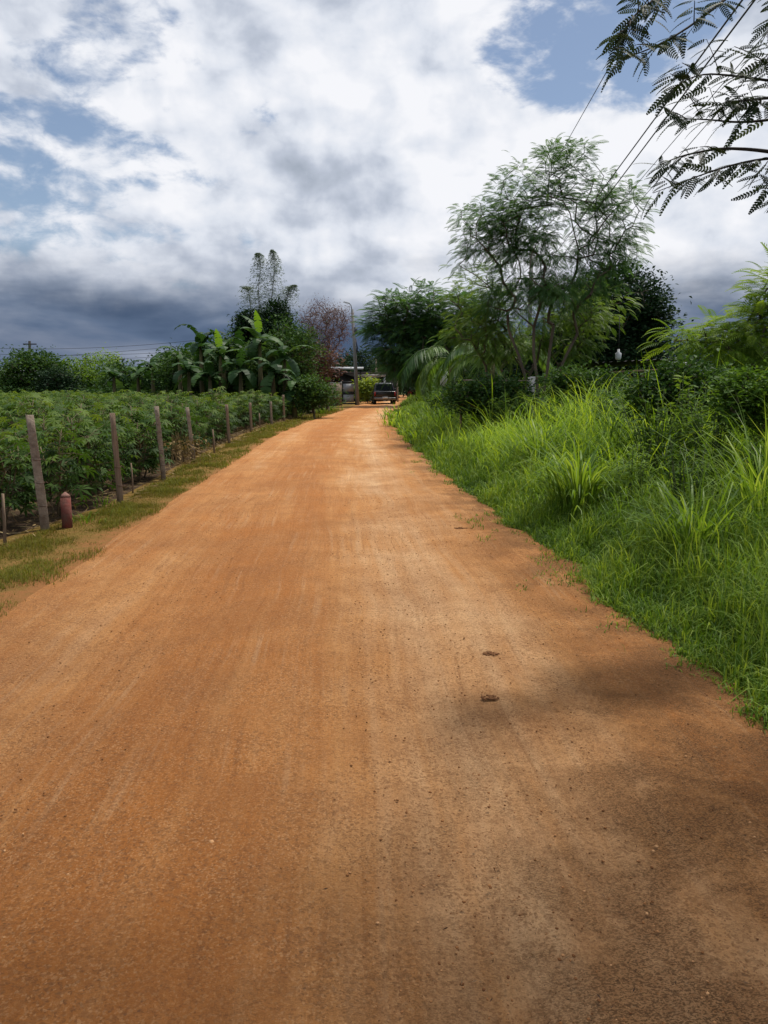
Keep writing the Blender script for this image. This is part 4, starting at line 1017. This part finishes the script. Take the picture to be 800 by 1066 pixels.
# ------------------------------------------------------------------ wires and poles
def wire(px0, D0, px1, D1, r, lab, sag=.3, ext=.35, grp='overhead cables at the upper right'):
    a = P(*px0, D0); b = P(*px1, D1); a = a + (a - b) * ext
    t = np.linspace(0, 1, 24)[:, None]; pts = a + (b - a) * t - np.array([0, 0, 1]) * sag * 4 * t * (1 - t) * 0
    g = Geo(); g.tube(pts, r, 5); o = g.build('overhead_cable', M['wire'], origin=a); tag(o, lab, 'cable', grp)
wire((773, 0), 9, (552, 300), 45, .011, 'left one of the close pair of thick overhead cables')
wire((786, 0), 9, (556, 306), 45, .011, 'right one of the close pair of thick overhead cables')
wire((674, 0), 10, (545, 228), 45, .007, 'thin lone cable left of the pair, passing the tree top')
wire((800, 32), 10, (560, 312), 45, .006, 'thin cable right of the pair, crossing the hanging leaves')
wire((800, 56), 10, (566, 325), 45, .006, 'lowest thin cable running behind the hanging leaves to the right')
t = P(553, 292, 45.2); root = thing('utility_pole', 'concrete utility pole hidden behind the tall airy tree, carrying the cables', 'utility pole', (t[0], 45.2, 0))
g = Geo(); g.tube([(0, 0, -.2), (0, 0, 9.9)], [.15, .10], 8); g.build('pole', M['polemat'], root, smooth=True)
g = Geo(); g.box((0, 0, t[2] + .1), (1.6, .1, .1)); g.build('crossarm', M['darkbox'], root)
# street lamp pole beside the road
D = 62; b = np.array(gp(372.5, D)); root = thing('street_lamp', 'slightly leaning concrete pole with a curved street lamp arm beside the gate', 'street lamp', b)
tp = P(367, 322, D) - b; g = Geo(); g.tube([(0, 0, -.2), tp * .5, tp], [.17, .14, .10], 10); g.build('pole', M['polemat'], root, smooth=True)
la = P(364, 316, D) - b; g = Geo(); g.tube([tp * .96, tp + [-.1, 0, .3], la + [-.05, 0, .05]], .035, 6); g.build('lamp_arm', M['polemat'], root)
g = Geo(); g.box(la + [-.2, 0, .08], (.6, .22, .12), ry=.25, top=(.7, .7)); g.build('lamp_head', M['white'], root, bevel=.02)
g = Geo(); g.box(tp * .78 + [.18, 0, 0], (.26, .2, .55)); g.tube([tp * .70 + [.15, 0, 0], tp * .60 + [.22, 0, 0], tp * .55 + [.16, 0, 0]], .06, 6); g.build('cable_box', M['blue'], root)
for k_ in range(3):
    g = Geo(); g.tube([tp * (.93 - .05 * k_) + [-.22, 0, 0], tp * (.93 - .05 * k_) + [.22, 0, 0]], .02, 5); g.build('insulator_bracket', M['darkbox'], root)
D = 78; b = np.array(gp(393, D)); tp = P(391.5, 374, D) - b; root = thing('utility_pole', 'short pale pole standing past the pickup at the end of the road', 'utility pole', b)
g = Geo(); g.tube([(0, 0, -.2), tp * .5, tp], [.13, .11, .09], 8); g.build('pole', M['concrete'], root, smooth=True)
D = 72; b = np.array(gp(414.5, D)); tp = P(414, 391, D) - b; g = Geo(); g.tube([(0, 0, -.1), tp], [.08, .07], 6); o = g.build('pale_post', M['concrete']); o.location = tuple(b); tag(o, 'short pale post standing right of the pickup', 'post')
# poles and wires far left
D = 130; far = []
for (px, py, lab) in ((31, 355, 'far utility pole behind the dark round leaved tree'), (89, 372, 'far utility pole left of the two small ones in line'), (123, 371, 'far utility pole left of the banana grove')):
    b = np.array(gp(px, D)); tp = P(px, py, D) - b; root = thing('utility_pole', lab, 'utility pole', b, group='far utility poles on the left')
    g = Geo(); g.tube([(0, 0, -.2), tp], [.26, .2], 8); g.build('pole', M['darkbox'], root, smooth=True)
    g = Geo(); g.box(tp - [0, 0, .5], (2.2, .18, .18)); g.build('crossarm', M['darkbox'], root)
for (p0, p1, p2, lab) in (((-20, 362), (95, 367), (225, 352), 'highest of the far cables over the crop field'), ((-20, 375), (95, 370), (225, 357), 'second highest of the far cables over the crop field'), ((-20, 368), (95, 373), (225, 364), 'middle one of the far cables over the crop field'), ((-20, 384), (60, 374), (225, 370), 'lowest of the far cables over the crop field')):
    a, m_, c = (P(*q, D) for q in (p0, p1, p2)); t = np.linspace(0, 1, 30)[:, None]; pts = a * (1 - t) ** 2 + 2 * t * (1 - t) * m_ + c * t ** 2
    g = Geo(); g.tube(pts, .03, 4); o = g.build('overhead_cable', M['wire'], origin=a); tag(o, lab, 'cable', 'far cables on the left')

# ------------------------------------------------------------------ buildings and gate
# house behind the gate at the end of the road (left)
D = 76; b = np.array(gp(384, D)); root = thing('house', 'low house with a white beam and white posts behind the yellow bush', 'house', b)
s = D / F
g = Geo(); g.box((0, 3, 1.35), (5.6, 4, 2.7)); g.build('wall', M['darkbox'], root)
g = Geo(); g.box((.2, -.9, P(0, 391, D)[2]), (3.0, .2, .22)); g.build('beam', M['white'], root)
for xx in (-1.2, .25, 1.55):
    g = Geo(); g.box((xx, -.9, P(0, 392, D)[2] / 2 - .05), (.22, .2, P(0, 392, D)[2] - .1)); g.build('column', M['white'], root)
g = Geo(); g.prism([(-1.3, 2.70), (5.6, 2.72), (5.6, 2.85), (-1.3, 2.80)], -3.2, 2.6); g.build('roof', M['tin'], root)
g = Geo(); g.box((-1.2, .985, 1.3), (1.1, .02, 1.1)); w_ = g.build('window', M['black'], root)
# carport roof edge next to the gate
D = 68; b = np.array(gp(360, D)); root = thing('carport', 'carport with a pale roof edge behind the black gate', 'carport', b)
g = Geo(); g.box((.0, 1.5, P(0, 383, D)[2]), (3.0, 3.4, .14), rx=.05); g.build('roof', M['panel'], root)
for xx in (-1.3, 1.3):
    g = Geo(); g.box((xx, .2, P(0, 385, D)[2] / 2), (.12, .12, P(0, 385, D)[2] - .12)); g.build('column', M['darkbox'], root)
D = 62; b = np.array(gp(363, D)); root = thing('gate', 'black framed metal gate with two pale panels beside the street lamp pole', 'gate', b)
w = 15 * D / F; h = P(0, 397, D)[2]
for xx in (-w / 2, w / 2 - .0):
    g = Geo(); g.box((xx, 0, h / 2), (.14, .12, h)); g.build('gate_post', M['black'], root)
for zz in (.12, h * .5, h - .06):
    g = Geo(); g.box((0, 0, zz), (w - .145, .08, .12)); g.build('rail', M['black'], root)
g = Geo(); g.box((0, 0, h * .5 + (h * .5 - .06) / 2 + 0.0), (w * .72, .03, h * .5 - .32)); g.build('upper_panel', M['panel'], root)
g = Geo(); g.box((0, 0, .12 + (h * .5 - .12) / 2), (w * .72, .03, h * .5 - .34)); g.build('lower_panel', M['panel'], root)
# low wall section left of gate
D = 60; b = np.array(gp(349, D)); root = thing('garden_wall', 'grey garden wall running left from the black gate', 'wall', b)
g = Geo(); g.box((0, 0, .85), (1.0, .15, 1.7)); g.build('panel', M['concrete'], root); g = Geo(); g.box((0, 0, 1.74), (1.06, .2, .07)); g.build('coping', M['cream'], root)
# far pale house left rim
D = 85; b = np.array(gp(4, D)); root = thing('house', 'pale distant house at the left rim of the photo behind the bushes', 'house', b)
g = Geo(); g.box((0, 2, 1.25), (5, 4, 2.5)); g.build('wall', M['cream'], root); g = Geo(); g.prism([(-.6, 2.4), (4.6, 2.4), (2, 3.2)], -2.9, 2.9); g.build('roof', M['panel'], root)
g = Geo(); g.box((1.2, -.01, 1.4), (.9, .04, .9)); g.build('window', M['black'], root)
D = 84; b = np.array(gp(68, D)); root = thing('house', 'pale roofed distant house between the bushes left of the banana grove', 'house', b)
g = Geo(); g.box((0, 2, 1.2), (4, 3, 2.4)); g.build('wall', M['cream'], root); g = Geo(); g.prism([(0, 2.35), (4, 2.35), (2, 3.0)], -2.3, 2.3); g.build('roof', M['panel'], root)
# shed on the right
D = 24; c = P(668, 385, D); b = np.array([c[0], D, 0]); root = thing('shed', 'low dark open shed with a sagging tin roof behind the weeds', 'shed', b)
zt = P(0, 377, D)[2]; s = D / F
M['tin2'] = plainmat('corrugated_tin', (.035, .03, .03), (.015, .012, .011), 1.5, .75)
g = Geo(); nx = 60; xs = np.linspace(-1.6, 1.7, nx); v = []
for y_, z_ in ((-.3, zt + .06), (2.8, zt - .05)):
    for i, x_ in enumerate(xs): v.append((x_, y_, z_ + .018 * math.cos(i * 1.6) + .05 * x_))
v2 = [(a_, b_, c_ - .01) for a_, b_, c_ in v]
g.add(v + v2, [(i, i + 1, nx + i + 1, nx + i) for i in range(nx - 1)] + [(2 * nx + i, 3 * nx + i, 3 * nx + i + 1, 2 * nx + i + 1) for i in range(nx - 1)])
g.build('roof', M['tin2'], root)
for k_, (xx, yy, zz) in enumerate(((-1.5, 0, zt - .35), (0, 0, zt - .3), (1.6, 0, zt - .2), (-1.5, 2.6, zt - .16), (1.6, 2.6, zt - .1))):
    g = Geo(); g.tube([(xx, yy, -.1), (xx + .03, yy, zz)], .045, 6); g.build('post', M['wood'], root)
g = Geo(); g.box((0, -.12, zt - .26), (3.3, .07, .06), ry=-.05); g.build('front_beam', M['wood'], root)
g = Geo(); g.box((-.3, 2.4, 1.0), (2.4, .08, 1.9)); g.build('back_wall', M['darkbox'], root)
g = Geo(); g.box((-.5, 1.2, .65), (1.2, .8, 1.3), top=(.9, .9)); o = g.build('tarpaulin_heap', M['blue'], root, bevel=.08)
p = P(707, 378, 23.6); g = Geo(); g.box((0, 0, 0), (.55, .8, .015), rx=.25, ry=.12); g.box((.1, .0, .012), (.3, .7, .01), rx=.25, ry=.1); o = g.build('white_sheet', M['white']); o.location = tuple(p); tag(o, 'small white roofing sheet lying on the right end of the shed roof', 'sheet')
# hanging lamp, a white bottle shape on a cord
D = 23; p = P(643.5, 378, D); root = thing('hanging_lamp', 'white bottle shaped lamp hanging on a cord before the black tree', 'lamp', p)
g = Geo(); s = D / F; g.tube([(0, 0, 3.2 * s), (0, 0, 5 * s), (0, 0, 10 * s), (0, 0, 11 * s), (0, 0, 14 * s)], [2.2 * s, 3.0 * s, 3.0 * s, 1.3 * s, 1.1 * s], 12); g.build('shade', M['white'], root, smooth=False)
g = Geo(); g.tube([(0, 0, 14 * s), (.0, 0, 26 * s), (-.02, 0, 46 * s)], .012, 4); g.build('cord', M['wire'], root)
# white board, rail and white post
D = 34; p = P(468, 393, D); s = D / F; root = thing('notice_board', 'white board on legs half hidden by palm fronds', 'board', (p[0], D, 0))
z1 = P(0, 383, D)[2]; z0 = P(0, 402, D)[2]
g = Geo(); g.box((0, 0, (z0 + z1) / 2), (19 * s, .05, z1 - z0)); g.build('panel', M['white'], root)
for xx in (-6 * s, 6 * s):
    g = Geo(); g.box((xx, .06, z1 / 2), (.07, .06, z1 * .98)); g.build('leg', M['wood'], root)
D = 20.5; root = thing('rail_fence', 'pale horizontal rail ending at a white post left of the slender tree', 'fence', gp(553.5, D))
z1 = P(0, 392, D)[2]; g = Geo(); g.box((0, 0, z1 / 2), (.17, .15, z1)); g.build('post', M['cream'], root)
g = Geo(); g.box((-.95, 0, z1 - .1), (1.7, .03, .035), ry=.01); g.build('rail', M['concrete'], root)
g = Geo(); g.box((-1.84, 0, z1 / 2 - .15), (.06, .06, z1 - .3)); g.build('post', M['wood'], root)

# ------------------------------------------------------------------ vehicles
def wheel(root, x, y, r=.36, w=.24):
    g = Geo(); a = np.linspace(0, 2 * PI, 21)[:-1]
    v = []
    for xx, rr in ((-w / 2, r * .9), (-w / 2 * .8, r), (w / 2 * .8, r), (w / 2, r * .9)): v += [(x + xx, y + math.cos(t) * rr, r + math.sin(t) * rr) for t in a]
    f = [(k * 20 + i, k * 20 + (i + 1) % 20, (k + 1) * 20 + (i + 1) % 20, (k + 1) * 20 + i) for k in range(3) for i in range(20)] + [tuple(range(20)), tuple(range(60, 80))[::-1]]
    g.add(v, f); t_ = g.build('wheel', M['tyre'], root, smooth=False)
    g = Geo(); v = [(x + s_ * (w / 2 + .012), y + math.cos(t) * r * .58, r + math.sin(t) * r * .58) for s_ in (-1, 1) for t in a]
    g.add(v, [tuple(range(20)), tuple(range(20, 40))[::-1]] + [(i, (i + 1) % 20, 20 + (i + 1) % 20, 20 + i) for i in range(20)]); g.build('rim', M['chrome'], t_)
b = np.array(gp(401, 63)); root = thing('pickup_truck', 'dark pickup truck seen from behind on the road', 'pickup truck', b, rz=.05)
# rear at y=0, front toward +y
g = Geo(); g.prism([(.0, .5), (.02, 1.08), (1.55, 1.08), (1.55, 1.0), (3.35, 1.02), (4.9, .98), (5.1, .8), (5.1, .45), (4.6, .35), (.5, .35)], -.9, .9); g.build('body', M['truck'], root, bevel=.05)
g = Geo(); ca = [(1.5, 1.0), (1.72, 1.70), (1.9, 1.76), (2.9, 1.74), (3.1, 1.68), (3.75, 1.05)]
n = len(ca); V = []
for sx__ in (-1, 1):
    for (yy, zz) in ca: V.append((sx__ * (.86 - max(0, zz - 1.05) * .22), yy, zz))
g.add(V, [tuple(range(n))[::-1], tuple(range(n, 2 * n))] + [(i, (i + 1) % n, n + (i + 1) % n, n + i) for i in range(n)]); g.build('cabin', M['truck'], root, bevel=.03)
g = Geo(); g.add([(-.70, 1.535, 1.16), (.70, 1.535, 1.16), (.62, 1.69, 1.64), (-.62, 1.69, 1.64)], [(0, 1, 2, 3)]); g.build('rear_window', M['glass'], root)
g = Geo(); g.box((0, -.015, .84), (1.42, .03, .42)); g.build('tailgate', M['truck'], root, bevel=.01)
g = Geo(); g.box((0, -.12, .50), (1.72, .2, .16)); g.build('bumper', M['chrome'], root, bevel=.02)
g = Geo(); g.box((0, -.228, .56), (.42, .012, .14)); g.build('number_plate', M['white'], root)
for sgn_ in (-1, 1):
    g = Geo(); g.box((sgn_ * .815, -.015, .86), (.13, .05, .34)); g.build('tail_light', M['lampred'], root)
    g = Geo(); g.box((sgn_ * 1.03, 3.3, 1.18), (.22, .1, .18)); g.build('wing_mirror', M['truck'], root, bevel=.02)
    wheel(root, sgn_ * .80, .95); wheel(root, sgn_ * .80, 4.1)
    g = Geo(); g.box((sgn_ * .872, 1.1 - .55, 1.10), (.05, 1.0, .04)); g.build('bed_rail', M['black'], root)
b = np.array(gp(432.5, 84)); root = thing('parked_car', 'red hatchback car with pale rear window parked beyond the grass at the far right bend', 'car', b, rz=-.25)
g = Geo(); g.prism([(0, .35), (.0, .95), (.15, 1.0), (2.9, 1.0), (3.9, .8), (4.0, .4)], -.82, .82); g.build('body', M['carred'], root, bevel=.05)
g = Geo(); ca = [(.12, .98), (.35, 1.45), (.6, 1.52), (1.9, 1.5), (2.9, .98)]; n = 5; V = [(s_ * (.78 - max(0, z_ - 1) * .25), y_, z_) for s_ in (-1, 1) for y_, z_ in ca]
g.add(V, [tuple(range(n))[::-1], tuple(range(n, 2 * n))] + [(i, (i + 1) % n, n + (i + 1) % n, n + i) for i in range(n)]); g.build('cabin', M['palegls'], root, bevel=.03)
g = Geo(); g.add([(-.66, .12, 1.04), (.66, .12, 1.04), (.6, .32, 1.42), (-.6, .32, 1.42)], [(0, 1, 2, 3)]); g.build('rear_window', M['glass'], root)
g = Geo(); g.box((0, -.05, .45), (1.6, .12, .22)); g.build('bumper', M['black'], root, bevel=.02)
for s_ in (-1, 1):
    g = Geo(); g.box((s_ * .70, -.01, .82), (.2, .05, .16)); g.build('tail_light', M['lampred'], root)
    wheel(root, s_ * .72, .65, .29, .2); wheel(root, s_ * .72, 3.2, .29, .2)

# ------------------------------------------------------------------ world
SUN_EL = math.radians(65); SUN_AZ = math.radians(37)          # azimuth measured from +Y towards +X
w = bpy.data.worlds.new('World'); scene.world = w; w.use_nodes = True; nt = w.node_tree; nt.nodes.clear()
out = nt.nodes.new('ShaderNodeOutputWorld')
sky = nt.nodes.new('ShaderNodeTexSky'); sky.sky_type = 'NISHITA'; sky.sun_disc = False
sky.sun_elevation = SUN_EL; sky.sun_rotation = SUN_AZ; sky.altitude = 200; sky.dust_density = .6; sky.ozone_density = 2.0
tc = nt.nodes.new('ShaderNodeTexCoord'); d = tc.outputs['Generated']
sp = node(nt, 'ShaderNodeSeparateXYZ', {0: d}); z = sp.outputs[2]
zz = mth(nt, 'ADD', mth(nt, 'MAXIMUM', z, 0.0), .16)
q = node(nt, 'ShaderNodeCombineXYZ', {0: mth(nt, 'DIVIDE', sp.outputs[0], zz), 1: mth(nt, 'DIVIDE', sp.outputs[1], zz), 2: 0.0}).outputs[0]
def blob(px, py, r0, r1):
    v = ray(px, py); v = v / np.linalg.norm(v)
    dt = node(nt, 'ShaderNodeVectorMath', {0: d, 1: tuple(v)}, operation='DOT_PRODUCT').outputs['Value']
    return smooth(nt, dt, math.cos(math.radians(r1)), math.cos(math.radians(r0)))
dd = node(nt, 'ShaderNodeMapping', {'Vector': d, 'Scale': (1, 1, 1.9), 'Location': (.31, .17, .05)}).outputs[0]
n_big = noise(nt, dd, 3.1, 4, .5, .15)
n_med = noise(nt, dd, 6.2, 6, .56, .3)
n_fine = noise(nt, dd, 19.0, 5, .6, .25)
n_dir = noise(nt, dd, 9.5, 6, .55, .2)
streak = noise(nt, node(nt, 'ShaderNodeMapping', {'Vector': d, 'Scale': (2.0, 2.0, 9)}).outputs[0], 1.5, 5, .5, .3)
# coverage: 1 = cloud, 0 = blue; openings in the cloud at the upper left and upper right
gap = mth(nt, 'MAXIMUM', mth(nt, 'MULTIPLY', blob(60, 115, 0, 12), .72), mth(nt, 'MAXIMUM', mth(nt, 'MULTIPLY', blob(580, 15, 0, 8), .85), mth(nt, 'MULTIPLY', blob(680, 10, 0, 7.5), .85)))
gap = mth(nt, 'MAXIMUM', gap, mth(nt, 'MULTIPLY', blob(268, 127, .2, 2.6), .30))
cov = mth(nt, 'ADD', mth(nt, 'MULTIPLY', n_med, .55), mth(nt, 'MULTIPLY', n_dir, .45))
cov = mth(nt, 'SUBTRACT', mth(nt, 'ADD', cov, .22), mth(nt, 'MULTIPLY', gap, .42))
cov = smooth(nt, mth(nt, 'ADD', cov, mth(nt, 'MULTIPLY', mth(nt, 'SUBTRACT', n_fine, .5), .55)), .36, .57)
# cloud body brightness
lum = mth(nt, 'ADD', mth(nt, 'MULTIPLY', n_big, .75), mth(nt, 'MULTIPLY', n_dir, .38)); lum = mth(nt, 'ADD', lum, .14)
lum = mth(nt, 'ADD', lum, mth(nt, 'MULTIPLY', mth(nt, 'SUBTRACT', n_fine, .5), .25))
glow = mth(nt, 'MULTIPLY', blob(430, 60, 2, 24), .22)
glow2 = mth(nt, 'MULTIPLY', blob(700, 190, 2, 14), .16)
shade = mth(nt, 'MULTIPLY', blob(330, 215, 1, 9), -.20)
lum = mth(nt, 'ADD', mth(nt, 'ADD', mth(nt, 'ADD', lum, glow), glow2), shade)
off = node(nt, 'ShaderNodeVectorMath', {0: d, 1: (.012, .004, .022)}, operation='ADD').outputs[0]
pf1 = noise(nt, d, 13.0, 5, .5, .2); pf2 = noise(nt, off, 13.0, 5, .5, .2)
lum = mth(nt, 'ADD', lum, mth(nt, 'MULTIPLY', mth(nt, 'SUBTRACT', pf1, pf2), 1.0))
dn = node(nt, 'ShaderNodeTexNoise', {'Vector': dd, 'Scale': 6.0, 'Detail': 4.0})
dw = node(nt, 'ShaderNodeVectorMath', {0: dd, 1: node(nt, 'ShaderNodeVectorMath', {0: dn.outputs['Color'], 3: .28}, operation='SCALE').outputs[0]}, operation='ADD').outputs[0]
v_a = node(nt, 'ShaderNodeTexVoronoi', {'Vector': dw, 'Scale': 9.0}, feature='F1').outputs['Distance']
bil = mth(nt, 'ADD', mth(nt, 'MULTIPLY', mth(nt, 'SUBTRACT', .42, v_a), .45), 0.0)
lum = mth(nt, 'ADD', lum, bil)
ccol = ramp(nt, mth(nt, 'SUBTRACT', lum, .25, clamp=True), [(.0, (.34, .39, .47)), (.28, (.52, .57, .67)), (.50, (.74, .78, .86)), (.76, (.92, .93, .97))])
# storm band low over the horizon
wz = mth(nt, 'ADD', z, mth(nt, 'MULTIPLY', mth(nt, 'SUBTRACT', streak, .5), .13))
wz = mth(nt, 'ADD', wz, mth(nt, 'MULTIPLY', mth(nt, 'SUBTRACT', n_dir, .5), .07))
band = smooth(nt, wz, .062, .17)
scol = ramp(nt, mth(nt, 'ADD', mth(nt, 'SUBTRACT', mth(nt, 'MULTIPLY', streak, 2.0), .62), mth(nt, 'MULTIPLY', z, 2.2)), [(.35, (.070, .108, .185)), (.55, (.112, .16, .255)), (.75, (.19, .23, .32)), (1.0, (.33, .37, .46))])
skyc = mixc(nt, .09, mixc(nt, 1.0, sky.outputs[0], (.092,) * 3, 'MULTIPLY'), (.8, .84, .92))
up = mixc(nt, cov, skyc, ccol)
fin = mixc(nt, band, scol, up)
bg = node(nt, 'ShaderNodeBackground', {'Color': fin, 'Strength': 1.0}); nt.links.new(bg.outputs[0], out.inputs[0])

s = bpy.data.lights.new('sun', 'SUN'); s.energy = 4.5; s.angle = math.radians(4.5); s.color = (1, .93, .82)
so = bpy.data.objects.new('sun', s); COL.objects.link(so)
from mathutils import Vector
sd = Vector((math.sin(SUN_AZ) * math.cos(SUN_EL), math.cos(SUN_AZ) * math.cos(SUN_EL), math.sin(SUN_EL)))
so.rotation_euler = (-sd).to_track_quat('-Z', 'Y').to_euler(); so.location = sd * 50

# ------------------------------------------------------------------ camera and render settings
cam = bpy.data.cameras.new('camera'); cam.sensor_fit = 'VERTICAL'; cam.sensor_height = 36; cam.lens = 36 * F / 1066
cam.clip_end = 5000; cam.clip_start = .05
co = bpy.data.objects.new('camera', cam); COL.objects.link(co); co.location = (0, 0, CAMH); co.rotation_euler = (PI / 2 - TH, 0, 0)
scene.camera = co
scene.render.resolution_x = 768; scene.render.resolution_y = 1024
vs = scene.view_settings; vs.view_transform = 'Standard'; vs.look = 'None'; vs.exposure = 0; vs.gamma = 1; vs.use_curve_mapping = False
try:
    scene.cycles.max_bounces = 4; scene.cycles.diffuse_bounces = 3; scene.cycles.transmission_bounces = 3; scene.cycles.transparent_max_bounces = 4
except Exception: pass
